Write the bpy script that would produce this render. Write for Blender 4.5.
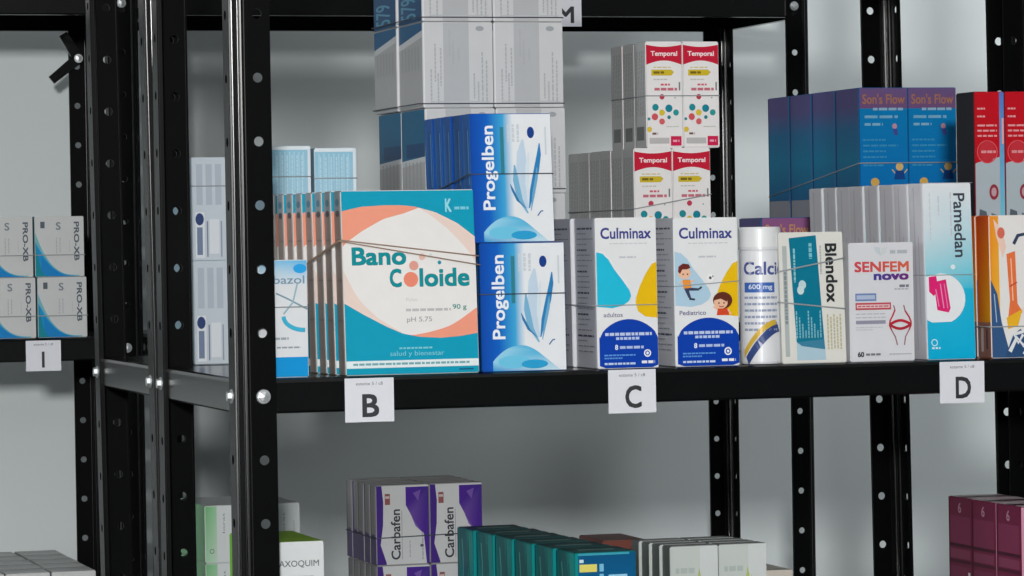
import bpy, bmesh, math, random
from mathutils import Matrix, Vector
random.seed(7)
SC = bpy.context.scene
for o in list(bpy.data.objects): bpy.data.objects.remove(o, do_unlink=True)
COL = SC.collection

# ------------------------------------------------------------------ camera
F_PX = 3471.0
CAM = Vector((-0.687, -3.083, 1.419))
RC = (Matrix.Rotation(math.radians(-16.7), 3, 'Z') @ Matrix.Rotation(math.radians(90 - 0.76), 3, 'X')
      @ Matrix.Rotation(math.radians(-0.92), 3, 'Z'))
cd = bpy.data.cameras.new('camera'); cam = bpy.data.objects.new('camera', cd); COL.objects.link(cam)
cam.matrix_world = Matrix.Translation(CAM) @ RC.to_4x4()
cd.sensor_width = 36.0; cd.lens = 36.0 * F_PX / 1024.0; cd.clip_start = 0.05; cd.clip_end = 60
SC.camera = cam

# ------------------------------------------------------------------ light and exposure
w = bpy.data.worlds.new('world'); SC.world = w; w.use_nodes = True
w.node_tree.nodes['Background'].inputs[0].default_value = (0.80, 0.88, 1.0, 1)
w.node_tree.nodes['Background'].inputs[1].default_value = 0.2
def area(name, loc, target, sx, sy, power, col=(1, 1, 1)):
    l = bpy.data.lights.new(name, 'AREA'); l.shape = 'RECTANGLE'; l.size = sx; l.size_y = sy
    l.energy = power; l.color = col
    o = bpy.data.objects.new(name, l); COL.objects.link(o); o.location = loc
    o.rotation_euler = (Vector(target) - Vector(loc)).to_track_quat('-Z', 'Y').to_euler()
    return o
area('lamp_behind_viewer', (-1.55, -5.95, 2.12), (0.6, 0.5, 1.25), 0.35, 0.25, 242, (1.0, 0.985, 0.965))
area('fill_overhead_front', (0.1, -2.0, 2.70), (0.1, -2.0, 0), 1.6, 0.7, 6, (0.93, 0.97, 1.0))  # weak overhead fill added for ambient light, no fixture known here
area('added_light_left', (-3.3, -0.6, 1.7), (0.2, 0.5, 1.4), 0.30, 1.5, 24, (0.95, 0.98, 1.0))  # added to light the side lips and post ridges, no window known
area('fill_overhead_right', (2.0, 1.25, 2.70), (2.0, 1.25, 0), 0.5, 1.0, 15, (0.97, 0.99, 1.0))  # fill added to brighten the right of the back wall, source unseen
area('fill_overhead_left', (-2.2, 0.6, 2.70), (-2.2, 0.6, 0), 0.8, 1.6, 4, (0.93, 0.97, 1.0))  # added ambient fill over the rear left aisle, not a known lamp
SC.view_settings.view_transform = 'Standard'
SC.view_settings.look = 'None'
SC.view_settings.gamma = 1.0
SC.view_settings.use_curve_mapping = False
SC.view_settings.exposure = 0.0

# ------------------------------------------------------------------ helpers
def at(px, py, Y):
    """point of the plane y=Y seen at photo position (px, py)"""
    d = RC @ Vector(((px - 512) / F_PX, -(py - 288) / F_PX, -1.0))
    t = (Y - CAM.y) / d.y
    return CAM + d * t
def XA(px, py, Y): return at(px, py, Y).x
def ZA(px, py, Y): return at(px, py, Y).z

def lin(c):
    return tuple(((v / 255.0) / 12.92 if v / 255.0 <= 0.04045 else ((v / 255.0 + 0.055) / 1.055) ** 2.4) for v in c[:3]) + (1.0,)

def mat(name, col=None, rough=0.5, metal=0.0, noise=0.06, scale=40.0, attr=False, bump=0.0, spec=0.5, coat=0.0):
    m = bpy.data.materials.new(name); m.use_nodes = True
    nt = m.node_tree; b = nt.nodes['Principled BSDF']
    b.inputs['Roughness'].default_value = rough; b.inputs['Metallic'].default_value = metal
    b.inputs['Specular IOR Level'].default_value = spec; b.inputs['Coat Weight'].default_value = coat
    tc = nt.nodes.new('ShaderNodeTexCoord'); n = nt.nodes.new('ShaderNodeTexNoise')
    n.inputs['Scale'].default_value = scale; n.inputs['Detail'].default_value = 4
    nt.links.new(tc.outputs['Object'], n.inputs['Vector'])
    mr = nt.nodes.new('ShaderNodeMapRange')
    mr.inputs['To Min'].default_value = 1 - noise; mr.inputs['To Max'].default_value = 1 + noise * 0.5
    nt.links.new(n.outputs['Fac'], mr.inputs['Value'])
    mx = nt.nodes.new('ShaderNodeVectorMath'); mx.operation = 'SCALE'
    nt.links.new(mr.outputs['Result'], mx.inputs['Scale'])
    if attr:
        a = nt.nodes.new('ShaderNodeAttribute'); a.attribute_name = 'print'
        nt.links.new(a.outputs['Color'], mx.inputs[0])
    else:
        mx.inputs[0].default_value = lin(col)[:3]
    nt.links.new(mx.outputs['Vector'], b.inputs['Base Color'])
    if bump:
        bp = nt.nodes.new('ShaderNodeBump'); bp.inputs['Strength'].default_value = bump; bp.inputs['Distance'].default_value = 0.002
        nt.links.new(n.outputs['Fac'], bp.inputs['Height']); nt.links.new(bp.outputs['Normal'], b.inputs['Normal'])
    return m
M_BLACK = mat('black_enamel', (11, 12, 13), rough=0.2, noise=0.25, scale=30, spec=0.45)
M_BOLT = mat('zinc_steel', (205, 210, 212), rough=0.35, metal=0.75, noise=0.15, scale=200)
M_WALL = mat('painted_plaster', (224, 232, 233), rough=0.85, noise=0.05, scale=2.5, bump=0.05)
M_POST = mat('black_post_enamel', (9, 10, 11), rough=0.3, noise=0.25, scale=30, spec=0.10)
M_SIDE = mat('grey_wall_paint', (120, 124, 128), rough=0.9, noise=0.05, scale=3)
M_CEIL = mat('white_ceiling_paint', (225, 226, 226), rough=0.9, noise=0.03, scale=3)
M_PRINT = mat('printed_cardboard', rough=0.42, noise=0.05, scale=60, attr=True, spec=0.2)
M_PLASTIC = mat('white_plastic', rough=0.30, noise=0.02, scale=30, attr=True)
M_PAPER = mat('label_paper', rough=0.6, noise=0.03, scale=80, attr=True)
M_RUBBER = mat('tan_rubber', (150, 128, 110), rough=0.55, noise=0.1, scale=200)
M_RUBBERG = mat('grey_rubber', (150, 156, 160), rough=0.5, noise=0.1, scale=200)
M_RUBBERB = mat('dark_rubber', (52, 62, 74), rough=0.5, noise=0.1, scale=200)
M_FLOOR = mat('floor_tile', (150, 150, 146), rough=0.35, noise=0.1, scale=6)
def tile(m):
    nt = m.node_tree; b = nt.nodes['Principled BSDF']; br = nt.nodes.new('ShaderNodeTexBrick')
    br.offset = 0.0; br.inputs['Scale'].default_value = 1.0; br.inputs['Brick Width'].default_value = 0.45; br.inputs['Row Height'].default_value = 0.45
    br.inputs['Mortar Size'].default_value = 0.004
    br.inputs['Color1'].default_value = lin((112, 112, 108)); br.inputs['Color2'].default_value = lin((104, 104, 101)); br.inputs['Mortar'].default_value = lin((74, 74, 72))
    tc = nt.nodes.new('ShaderNodeTexCoord'); nt.links.new(tc.outputs['Object'], br.inputs['Vector']); nt.links.new(br.outputs['Color'], b.inputs['Base Color'])
tile(M_FLOOR)

def link(name, me, m=None, parent=None, loc=(0, 0, 0), rz=0):
    o = bpy.data.objects.new(name, me); COL.objects.link(o); o.location = loc; o.rotation_euler = (0, 0, rz)
    if m is not None and me is not None and not me.materials: me.materials.append(m)
    if parent: o.parent = parent
    return o
def tag(o, label, cat, group=None, kind=None):
    o['label'] = label; o['category'] = cat
    if group: o['group'] = group
    if kind: o['kind'] = kind
    return o
def dup(o, loc, rz=None):
    r = o.copy(); COL.objects.link(r); r.location = loc
    if rz is not None: r.rotation_euler = (0, 0, rz)
    for k in ('label', 'group'):
        if k in r: del r[k]
    for ch in list(o.children):
        c = ch.copy(); COL.objects.link(c); c.parent = r
        for g in list(ch.children):
            d = g.copy(); COL.objects.link(d); d.parent = c
    return r

_tc = {}
def text_geo(body, bold=0.0):
    k = body
    if k in _tc: return _tc[k]
    cu = bpy.data.curves.new('t', 'FONT'); cu.body = body; cu.resolution_u = 3; cu.fill_mode = 'FRONT'
    ob = bpy.data.objects.new('t', cu); COL.objects.link(ob)
    dg = bpy.context.evaluated_depsgraph_get(); me = ob.evaluated_get(dg).to_mesh()
    vs = [(v.co.x, v.co.y) for v in me.vertices]; fs = [tuple(p.vertices) for p in me.polygons]
    ob.evaluated_get(dg).to_mesh_clear(); bpy.data.objects.remove(ob); bpy.data.curves.remove(cu)
    x0 = min(v[0] for v in vs); x1 = max(v[0] for v in vs); y0 = min(v[1] for v in vs); y1 = max(v[1] for v in vs)
    vs = [((x - x0) / (x1 - x0), 1 - (y - y0) / (y1 - y0)) for x, y in vs]
    _tc[k] = (vs, fs, x1 - x0, y1 - y0); return _tc[k]

class Geo:
    """mesh with one colour per face corner"""
    def __init__(s): s.v = []; s.f = []; s.c = []
    def face(s, pts, cols):
        i = len(s.v); s.v += [tuple(p) for p in pts]; s.f.append(tuple(range(i, i + len(pts))))
        if not isinstance(cols[0], (tuple, list)): cols = [cols] * len(pts)
        s.c.append(cols)
    def build(s, name, m):
        me = bpy.data.meshes.new(name); me.from_pydata(s.v, [], s.f)
        a = me.color_attributes.new('print', 'FLOAT_COLOR', 'CORNER'); buf = []
        for cs in s.c:
            for c in cs: buf += lin(c)
        a.data.foreach_set('color', buf); me.materials.append(m); me.update(); return me

class Face:
    """drawing surface: (u, v) with u left to right, v top to bottom"""
    def __init__(s, geo, fn, w, h): s.g = geo; s.fn = fn; s.w = w; s.h = h; s.n = 0
    def off(s): s.n += 1; return 0.00008 + 0.00003 * s.n
    def poly(s, pts, col):
        o = s.off(); s.g.face([s.fn(u, v, o) for u, v in pts], col)
    def rect(s, u0, v0, u1, v1, col): s.poly([(u0, v0), (u1, v0), (u1, v1), (u0, v1)], col)   # col may be 4 corners TL TR BR BL
    def band(s, A, Bp, col):
        o = s.off()
        for i in range(len(A) - 1):
            s.g.face([s.fn(*A[i], o), s.fn(*A[i + 1], o), s.fn(*Bp[i + 1], o), s.fn(*Bp[i], o)], col)
    def ell(s, u, v, ru, rv=None, col=(0, 0, 0), n=20):
        if rv is None: rv = ru * s.w / s.h
        s.poly([(min(1, max(0, u + ru * math.cos(2 * math.pi * i / n))), min(1, max(0, v + rv * math.sin(2 * math.pi * i / n)))) for i in range(n)], col)
    def ring(s, u, v, ru, col, t=0.2, n=20):
        A = [(u + ru * math.cos(2 * math.pi * i / n), v + ru * s.w / s.h * math.sin(2 * math.pi * i / n)) for i in range(n + 1)]
        Bp = [(u + (1 - t) * (a - u), v + (1 - t) * (b - v)) for a, b in A]
        s.band(A, Bp, col)
    def line(s, pts, wd, col):
        """polyline of width wd (metres)"""
        A = []; Bp = []
        for i, (u, v) in enumerate(pts):
            p = pts[max(0, i - 1)]; q = pts[min(len(pts) - 1, i + 1)]
            dx = (q[0] - p[0]) * s.w; dy = (q[1] - p[1]) * s.h; L = math.hypot(dx, dy) or 1
            nx, ny = -dy / L * wd / 2, dx / L * wd / 2
            A.append((u + nx / s.w, v + ny / s.h)); Bp.append((u - nx / s.w, v - ny / s.h))
        s.band(A, Bp, col)
    def text(s, body, u0, v0, u1, v1, col, rot=0, bold=0.0, slant=0.0):
        vs, fs, ex, ey = text_geo(body); o = s.off()
        bx, by = bold / ex * .8, bold / ey * .8
        def mp(p):
            x, y = bx + p[0] * (1 - 2 * bx) + sh[0] * bx, by + p[1] * (1 - 2 * by) + sh[1] * by
            if rot == 90: x, y = y + slant * (x - .5), 1 - x       # reads bottom to top
            elif rot == -90: x, y = 1 - y + 0 * slant, x            # reads top to bottom
            else: x = x + slant * (0.5 - y)
            return s.fn(u0 + x * (u1 - u0), v0 + y * (v1 - v0), o)
        for sh in (((-1, -1), (1, -1), (-1, 1), (1, 1)) if bold else ((0, 0),)):
            P = [mp(p) for p in vs]; o += 0.000004
            for f in fs:
                cc = col
                if isinstance(col[0], (tuple, list)):
                    t = [min(1, max(0, vs[i][0])) for i in f]
                    cc = [tuple(col[0][k] + (col[1][k] - col[0][k]) * q for k in range(3)) for q in t]
                s.g.face([P[i] for i in f], cc)
    def dashes(s, u0, u1, v, t, col, n=5, seed=0, vert=False):
        """a line of print too small to read"""
        r = random.Random(seed); x = u0; o = s.off()
        while x < u1:
            L = (u1 - u0) / n * r.uniform(0.5, 1.2); e = min(u1, x + L)
            q = [(x, v), (e, v), (e, v + t), (x, v + t)]
            if vert: q = [(b, a) for a, b in q]
            s.g.face([s.fn(a, b, o) for a, b in q], col); x = e + (u1 - u0) / n * 0.18

def box_mesh(name, w, h, d, base=(225, 225, 225), sides=None, front=None, left=None, top=None, right=None, m=None, shear=0.0, bev=0.0010):
    g = Geo(); sides = sides or {}
    bm = bmesh.new(); bmesh.ops.create_cube(bm, size=1.0)
    for v in bm.verts: v.co = Vector((v.co.x * w, v.co.y * d, (v.co.z + 0.5) * h))
    bmesh.ops.bevel(bm, geom=bm.edges[:], offset=bev, segments=2, affect='EDGES')
    for f in bm.faces:
        n = f.normal; k = max((abs(n.x), 'left' if n.x < 0 else 'right'), (abs(n.y), 'front' if n.y < 0 else 'back'), (abs(n.z), 'top' if n.z > 0 else 'bottom'))
        g.face([v.co.copy() for v in f.verts], tuple(sides.get(k[1], base)))
    bm.free()
    e = 0.0006
    if front: front(Face(g, lambda u, v, o: (-w / 2 + e + u * (w - 2 * e), -d / 2 - o, e + (h - 2 * e) * (1 - v)), w, h))
    if left: left(Face(g, lambda u, v, o: (-w / 2 - o, d / 2 - e - u * (d - 2 * e), e + (h - 2 * e) * (1 - v)), d, h))
    if right: right(Face(g, lambda u, v, o: (w / 2 + o, -d / 2 + e + u * (d - 2 * e), e + (h - 2 * e) * (1 - v)), d, h))
    if top: top(Face(g, lambda u, v, o: (-w / 2 + e + u * (w - 2 * e), d / 2 - e - v * (d - 2 * e), h + o), w, d))
    if shear: g.v = [(x - shear * (z - 0 * h), y, z) for x, y, z in g.v]
    return g.build(name, m or M_PRINT)

ORD = ['front', 'second', 'third', 'fourth', 'fifth', 'sixth', 'seventh', 'eighth', 'ninth', 'tenth', 'eleventh']

def tube(name, pts, r, m, closed=True, n=6):
    """round-section cord along points"""
    bm = bmesh.new(); N = len(pts); rings = []
    pts = [Vector(p) for p in pts]
    for i, p in enumerate(pts):
        if closed: a = pts[i - 1]; b = pts[(i + 1) % N]
        else: a = pts[max(0, i - 1)]; b = pts[min(N - 1, i + 1)]
        t = (b - a).normalized(); up = Vector((0, 0, 1)) if abs(t.z) < 0.9 else Vector((1, 0, 0))
        s1 = t.cross(up).normalized(); s2 = s1.cross(t)
        rings.append([bm.verts.new(p + (s1 * math.cos(2 * math.pi * k / n) + s2 * math.sin(2 * math.pi * k / n)) * r) for k in range(n)])
    for i in range(N if closed else N - 1):
        A = rings[i]; Bq = rings[(i + 1) % N]
        for k in range(n): bm.faces.new((A[k], A[(k + 1) % n], Bq[(k + 1) % n], Bq[k]))
    if not closed:
        bm.faces.new(rings[0]); bm.faces.new(rings[-1])
    bmesh.ops.recalc_face_normals(bm, faces=bm.faces[:])
    me = bpy.data.meshes.new(name); bm.to_mesh(me); bm.free()
    for p in me.polygons: p.use_smooth = True
    me.materials.append(m); return me
def band(label, x0, x1, y0, y1, z, m=None, zs=None, r=0.0008, xb=None):
    """rubber band around the block x0..x1, y0..y1; zs = heights at front-left, front-right, back-right, back-left"""
    zs = zs or (z, z, z, z); e = r * 0.9; q = 0.0015
    c = [(x0 - e, y0 - e), (x1 + e, y0 - e), (x1 + e, y1 + e), ((x0 if xb is None else xb) - e, y1 + e)]
    pts = []
    for i in range(4):
        (ax, ay), (bx, by) = c[i], c[(i + 1) % 4]; L = math.hypot(bx - ax, by - ay); dx, dy = (bx - ax) / L, (by - ay) / L
        for t in (q / L, 0.33, 0.66, 1 - q / L):
            pts.append((ax + (bx - ax) * t, ay + (by - ay) * t, zs[i] + (zs[(i + 1) % 4] - zs[i]) * t))
    ox, oy, oz = (x0 + x1) / 2, (y0 + y1) / 2, min(zs)
    o = link('rubber_band', tube('rubber_band', [(a - ox, b - oy, cz - oz) for a, b, cz in pts], r, m or M_RUBBER), loc=(ox, oy, oz))
    tag(o, label, 'rubber band', 'rubber bands around the cartons')
    return o

# ------------------------------------------------------------------ room
def slab(name, x0, x1, y0, y1, z0, z1, m):
    bm = bmesh.new(); bmesh.ops.create_cube(bm, size=1)
    for v in bm.verts: v.co = Vector(((v.co.x + .5) * (x1 - x0) + x0, (v.co.y + .5) * (y1 - y0) + y0, (v.co.z + .5) * (z1 - z0) + z0))
    me = bpy.data.meshes.new(name); bm.to_mesh(me); bm.free()
    o = link(name, me, m); o['kind'] = 'structure'; return o
RX0, RX1, RY0, RY1, RZ = -3.4, 3.8, -7.0, 2.13, 2.78
slab('floor', RX0, RX1, RY0, RY1, -0.1, 0, M_FLOOR)
slab('ceiling', RX0, RX1, RY0, RY1, RZ, RZ + 0.1, M_CEIL)
slab('wall_back', RX0, RX1, RY1, RY1 + 0.1, 0, RZ, M_WALL)
slab('wall_left', RX0 - 0.1, RX0, RY0, RY1, 0, RZ, M_SIDE)
slab('wall_right', RX1, RX1 + 0.1, RY0, RY1, 0, RZ, M_SIDE)
slab('wall_front', RX0, RX1, RY0 - 0.1, RY0, 0, RZ, M_SIDE)
slab('baseboard_back', RX0, RX1, RY1 - 0.012, RY1, 0, 0.08, M_CEIL)

# ------------------------------------------------------------------ shelving units
PITCH = 0.0579; FL = 0.0235; CH = 0.0115; TH = 0.0018; POST_H = 2.22
S_LOW, S_MID, S_UP = 0.915, 1.2982, 1.771
LIP = 0.032
LEVELS = [0.10, 0.50, S_LOW, S_MID, S_UP, 2.17]
HZ0 = (S_MID - LIP / 2) % PITCH

def post_mesh(sx, sy, rack):
    """perforated angle post; sx, sy = which way its flanges run"""
    bm = bmesh.new()
    def P(a, b, z): return (sx * a - rack * (z - S_MID), sy * b, z)
    def flange(fn, w):
        r = 0.0045; ca = math.atan2(PITCH / 2, w / 2)
        ang = sorted([k * math.pi / 8 for k in range(16)] + [ca, math.pi - ca, math.pi + ca, 2 * math.pi - ca])
        z = HZ0 - PITCH
        while z < POST_H:
            z0 = max(0, z - PITCH / 2); z1 = min(POST_H, z + PITCH / 2)
            if z1 - z0 < PITCH * 0.98:
                if z1 > z0: bm.faces.new([bm.verts.new(fn(s, q)) for s, q in ((0, z0), (w, z0), (w, z1), (0, z1))])
            else:
                I = []; O = []
                for a in ang:
                    c, s_ = math.cos(a), math.sin(a)
                    t = min((w / 2) / abs(c) if abs(c) > 1e-9 else 9, (PITCH / 2) / abs(s_) if abs(s_) > 1e-9 else 9)
                    I.append(bm.verts.new(fn(w / 2 + r * c, z + r * s_))); O.append(bm.verts.new(fn(w / 2 + t * c, z + t * s_)))
                for i in range(len(ang)):
                    j = (i + 1) % len(ang); bm.faces.new((I[i], O[i], O[j], I[j]))
            z += PITCH
    flange(lambda s, z: P(s, 0, z), FL)
    flange(lambda s, z: P(-CH, CH + s, z), FL)
    prof = []                                        # ribbed corner between the two flanges
    K = 24
    for i in range(K + 1):
        t = i / K; bump = -0.0016 * (0.5 - 0.5 * math.cos(t * 2 * math.pi * 3)); n = 0.7071
        bow = -0.0022 * math.sin(t * math.pi)
        prof.append((-CH * t + (bow + bump) * n, CH * t + (bow + bump) * n))
    prev = None
    for a, b in prof:
        cur = (bm.verts.new(P(a, b, 0)), bm.verts.new(P(a, b, POST_H)))
        if prev: bm.faces.new((prev[0], cur[0], cur[1], prev[1])).material_index = 1
        prev = cur
    for fn in ((FL, 0.0), ):                          # folded stiffening edges
        bm.faces.new([bm.verts.new(P(FL, b, z)) for b, z in ((0, 0), (0.004, 0), (0.004, POST_H), (0, POST_H))])
        bm.faces.new([bm.verts.new(P(-CH + a, CH + FL, z)) for a, z in ((0, 0), (0.004, 0), (0.004, POST_H), (0, POST_H))])
    bmesh.ops.remove_doubles(bm, verts=bm.verts[:], dist=1e-5)
    bmesh.ops.recalc_face_normals(bm, faces=bm.faces[:])
    me = bpy.data.meshes.new('post'); bm.to_mesh(me); bm.free(); me.materials.append(M_POST); me.materials.append(M_BLACK)
    return me

def shelf_mesh(W, D):
    """steel tray: flat top with folded lips, the side lips swept up at their ends; local origin = top centre"""
    bm = bmesh.new(); t = 0.0012
    x0, x1 = -W / 2 - CH + 0.0025, W / 2 + CH - 0.0025; y0, y1 = -D / 2 + 0.0025, D / 2 - 0.0025; r = 0.004
    def quad(*p): bm.faces.new([bm.verts.new(q) for q in p])
    quad((x0 + r, y0 + r, 0), (x1 - r, y0 + r, 0), (x1 - r, y1 - r, 0), (x0 + r, y1 - r, 0))
    def lip(a, b, out, ends):
        a = Vector(a); b = Vector(b); out = Vector(out); n = 30
        rows = []
        for i in range(n + 1):
            s = i / n; p = a + (b - a) * s; dep = LIP
            if ends:
                q = min(s, 1 - s) * (b - a).length
                dep = LIP * (0.62 + 0.38 * min(1, q / 0.045) ** 0.6)
            rows.append([p - out * r, p - out * r * 0.3 + Vector((0, 0, -r * 0.3)), p + Vector((0, 0, -r)), p + Vector((0, 0, -dep + 0.002)), p - out * 0.002 + Vector((0, 0, -dep)), p - out * 0.012 + Vector((0, 0, -dep))])
        vv = [[bm.verts.new(q) for q in row] for row in rows]
        for i in range(n):
            for k in range(5): bm.faces.new((vv[i][k], vv[i + 1][k], vv[i + 1][k + 1], vv[i][k + 1]))
    lip((x0, y0, 0), (x1, y0, 0), (0, -1, 0), False); lip((x1, y1, 0), (x0, y1, 0), (0, 1, 0), False)
    lip((x0, y1, 0), (x0, y0, 0), (-1, 0, 0), True); lip((x1, y0, 0), (x1, y1, 0), (1, 0, 0), True)
    quad((x0 + .03, -.05, -.012), (x1 - .03, -.05, -.012), (x1 - .03, -.02, -.012), (x0 + .03, -.02, -.012))   # stiffener rib under the tray
    quad((x0 + .03, -.05, 0), (x1 - .03, -.05, 0), (x1 - .03, -.05, -.012), (x0 + .03, -.05, -.012))
    quad((x0 + .03, -.02, 0), (x1 - .03, -.02, 0), (x1 - .03, -.02, -.012), (x0 + .03, -.02, -.012))
    bmesh.ops.remove_doubles(bm, verts=bm.verts[:], dist=1e-5)
    bmesh.ops.recalc_face_normals(bm, faces=bm.faces[:])
    me = bpy.data.meshes.new('shelf'); bm.to_mesh(me); bm.free(); me.materials.append(M_BLACK)
    return me

def bolt_mesh():
    bm = bmesh.new()
    def disc(n, r, z0, z1, rot=0, dome=0):
        A = [bm.verts.new((r * math.cos(2 * math.pi * k / n + rot), r * math.sin(2 * math.pi * k / n + rot), z0)) for k in range(n)]
        Bq = [bm.verts.new((r * .92 * math.cos(2 * math.pi * k / n + rot), r * .92 * math.sin(2 * math.pi * k / n + rot), z1)) for k in range(n)]
        for k in range(n): bm.faces.new((A[k], A[(k + 1) % n], Bq[(k + 1) % n], Bq[k]))
        c = bm.verts.new((0, 0, z1 + dome))
        for k in range(n): bm.faces.new((Bq[k], Bq[(k + 1) % n], c))
    disc(20, 0.0068, 0, 0.0012); disc(6, 0.0052, 0.0012, 0.0046, 0.2, 0.0006)
    me = bpy.data.meshes.new('bolt'); bm.to_mesh(me); bm.free(); me.materials.append(M_BOLT); return me
BOLT = bolt_mesh()

_pm = {}
def unit(label, X0, Y0, W, D, rack=0.0, bolts=()):
    root = bpy.data.objects.new('shelving_unit', None); COL.objects.link(root); root.location = (X0 + W / 2, Y0 + D / 2, 0)
    tag(root, label, 'shelf', 'black steel shelving units')
    for sx, sy in ((1, 1), (-1, 1), (1, -1), (-1, -1)):
        k = (sx, sy, rack)
        if k not in _pm: _pm[k] = post_mesh(sx, sy, rack)
        p = link('post', _pm[k], None, root, (-sx * W / 2, -sy * D / 2, 0))
        md = p.modifiers.new('thickness', 'SOLIDIFY'); md.thickness = TH; md.offset = 0
    sm = shelf_mesh(W, D)
    for z in LEVELS:
        sh = link('shelf', sm, None, root, (-rack * (z - S_MID), 0, z))
        md = sh.modifiers.new('thickness', 'SOLIDIFY'); md.thickness = 0.001; md.offset = -1
        if z in bolts:
            for sx, sy in ((1, 1), (-1, 1), (1, -1), (-1, -1)):
                b = link('bolt', BOLT, None, sh, (-sx * (W / 2 - FL / 2), -sy * (D / 2 + TH / 2), -LIP / 2)); b.rotation_euler = (math.pi / 2 * sy, 0, 0)
                b = link('bolt', BOLT, None, sh, (-sx * (W / 2 + CH + TH / 2), -sy * (D / 2 - CH - FL / 2), -LIP / 2)); b.rotation_euler = (0, -math.pi / 2 * sx, 0)
    return root
UW = 0.943
MAIN = unit('black steel shelving unit in front, its shelf edge carrying tags B, C and D', -0.0112, 0, UW + .008, 0.385, 0.0012, (S_MID, S_LOW))
BACK = unit('black steel shelving unit standing directly behind the front unit, leaning left', -0.010, 0.401, UW, 0.360, 0.010, (S_MID,))
CU = unit('far black steel shelving unit by the wall, its upper shelf carrying tag M', 0.224, 1.63, UW + .006, 0.355, 0.0, (S_MID, S_UP))
DU = unit('far left black steel shelving unit by the wall, its shelf edge carrying tag I', -0.757, 1.63, UW, 0.37, 0.0, (S_MID, S_UP))
# black corner brace on the far left unit's rear right post
bx, by, bz = 0.188 - FL / 2, 2.00 - 0.004, 1.419
pz = ZA(75, 59, 2.00)
bm = bmesh.new()
for dx, dz in ((-0.022, 0.036), (-0.04, -0.032)):
    pr = []
    L = math.hypot(dx, dz); nx, nz = -dz / L * .008, dx / L * .008
    A = [bm.verts.new((a, y, b)) for y in (-0.012, -0.006) for a, b in ((nx, nz), (-nx, -nz), (dx - nx * .8, dz - nz * .8), (dx + nx * .8, dz + nz * .8))]
    for q in ((0, 1, 2, 3), (7, 6, 5, 4), (0, 4, 5, 1), (1, 5, 6, 2), (2, 6, 7, 3), (3, 7, 4, 0)): bm.faces.new([A[i] for i in q])
bmesh.ops.recalc_face_normals(bm, faces=bm.faces[:])
me = bpy.data.meshes.new('brace'); bm.to_mesh(me); bm.free()
br = link('brace', me, M_BLACK, DU, (bx - (-0.755 + UW / 2), by - (1.63 + .185), pz))
b = link('bolt', BOLT, None, br, (0, -0.012, 0)); b.rotation_euler = (math.pi / 2, 0, 0)

# ------------------------------------------------------------------ paper tags on the shelf edges
def label_card(ch, x0, x1, y0, y1, Y, label, small=True):
    xm = (x0 + x1) / 2; ym = (y0 + y1) / 2
    X0, X1 = XA(x0, ym, Y), XA(x1, ym, Y); zt, zb = ZA(xm, y0, Y), ZA(xm, y1, Y)
    wd, h = X1 - X0, zt - zb
    def art(f):
        f.text(ch, {'I': .45, 'M': .33}.get(ch, .345), 0.36, {'I': .53, 'M': .80}.get(ch, .70), 0.90, (40, 42, 48), bold=0.025)
        if small:
            f.text('estante 5 / c8', 0.22, 0.075, 0.78, 0.15, (90, 92, 98))
    me = box_mesh('label_card', wd, h, 0.0007, base=(222, 224, 232), front=art, m=M_PAPER, bev=0.0002)
    return tag(link('label_card', me, loc=((X0 + X1) / 2, Y + .00035, zb)), label, 'label', 'white letter tags on the shelf edges')
label_card('B', 345, 394, 378, 422, 0.0008, 'white paper tag with letter B on the front shelf edge')
label_card('C', 608.5, 656, 369.5, 413, 0.0008, 'white paper tag with letter C on the front shelf edge')
label_card('D', 940, 984.5, 361.5, 403, 0.0008, 'white paper tag with letter D on the front shelf edge')
label_card('I', 26, 61, 340.5, 371, 1.6308, 'white paper tag with letter I below blue and white cartons')
label_card('M', 545, 581.5, -5, 26.5, 1.6308, 'white paper tag with letter M half hidden behind white carton stack')

# ------------------------------------------------------------------ cartons: placing
FLAPS = {}
def flap(mesh, w, h, d, col, frac=0.5):
    """closing flap of a carton: a thin card with rounded shoulders folded over the front of its top"""
    g = Geo(); a = w / 2 - .0012; y0 = -d / 2 + .0008; y1 = y0 + d * frac; r = min(.006, d * frac * .6, w * .3); n = 5
    out = [(-a, y0), (a, y0)] + [(a - r + r * math.cos(k * math.pi / 2 / n), y1 - r + r * math.sin(k * math.pi / 2 / n)) for k in range(n + 1)] + [(-a + r - r * math.sin(k * math.pi / 2 / n), y1 - r + r * math.cos(k * math.pi / 2 / n)) for k in range(n + 1)]
    zt = lambda y: .00035 + .0 * y
    g.face([(x, y, zt(y)) for x, y in out], col)
    for (x, y), (p, q) in zip(out, out[1:] + out[:1]): g.face([(x, y, .00001), (p, q, .00001), (p, q, zt(q)), (x, y, zt(y))], tuple(int(c * .8) for c in col))
    FLAPS[mesh] = (g.build('tuck_flap', M_PRINT), h)
def put(mesh, X, Y, z, rz=0.0):
    o = link('carton', mesh, None, None, (X, Y, z), rz)
    if mesh in FLAPS: link('tuck_flap', FLAPS[mesh][0], None, o, (0, 0, FLAPS[mesh][1]))
    return o
def dims(xl, xr, ytop, Y, zb, ymid=None):
    """width, height and centre of a front face seen at photo columns xl..xr with its top at ytop"""
    ymid = ymid or ytop + 40
    X0, X1 = XA(xl, ymid, Y), XA(xr, ymid, Y); zt = ZA((xl + xr) / 2, ytop, Y)
    return X1 - X0, zt - zb, (X0 + X1) / 2
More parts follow.
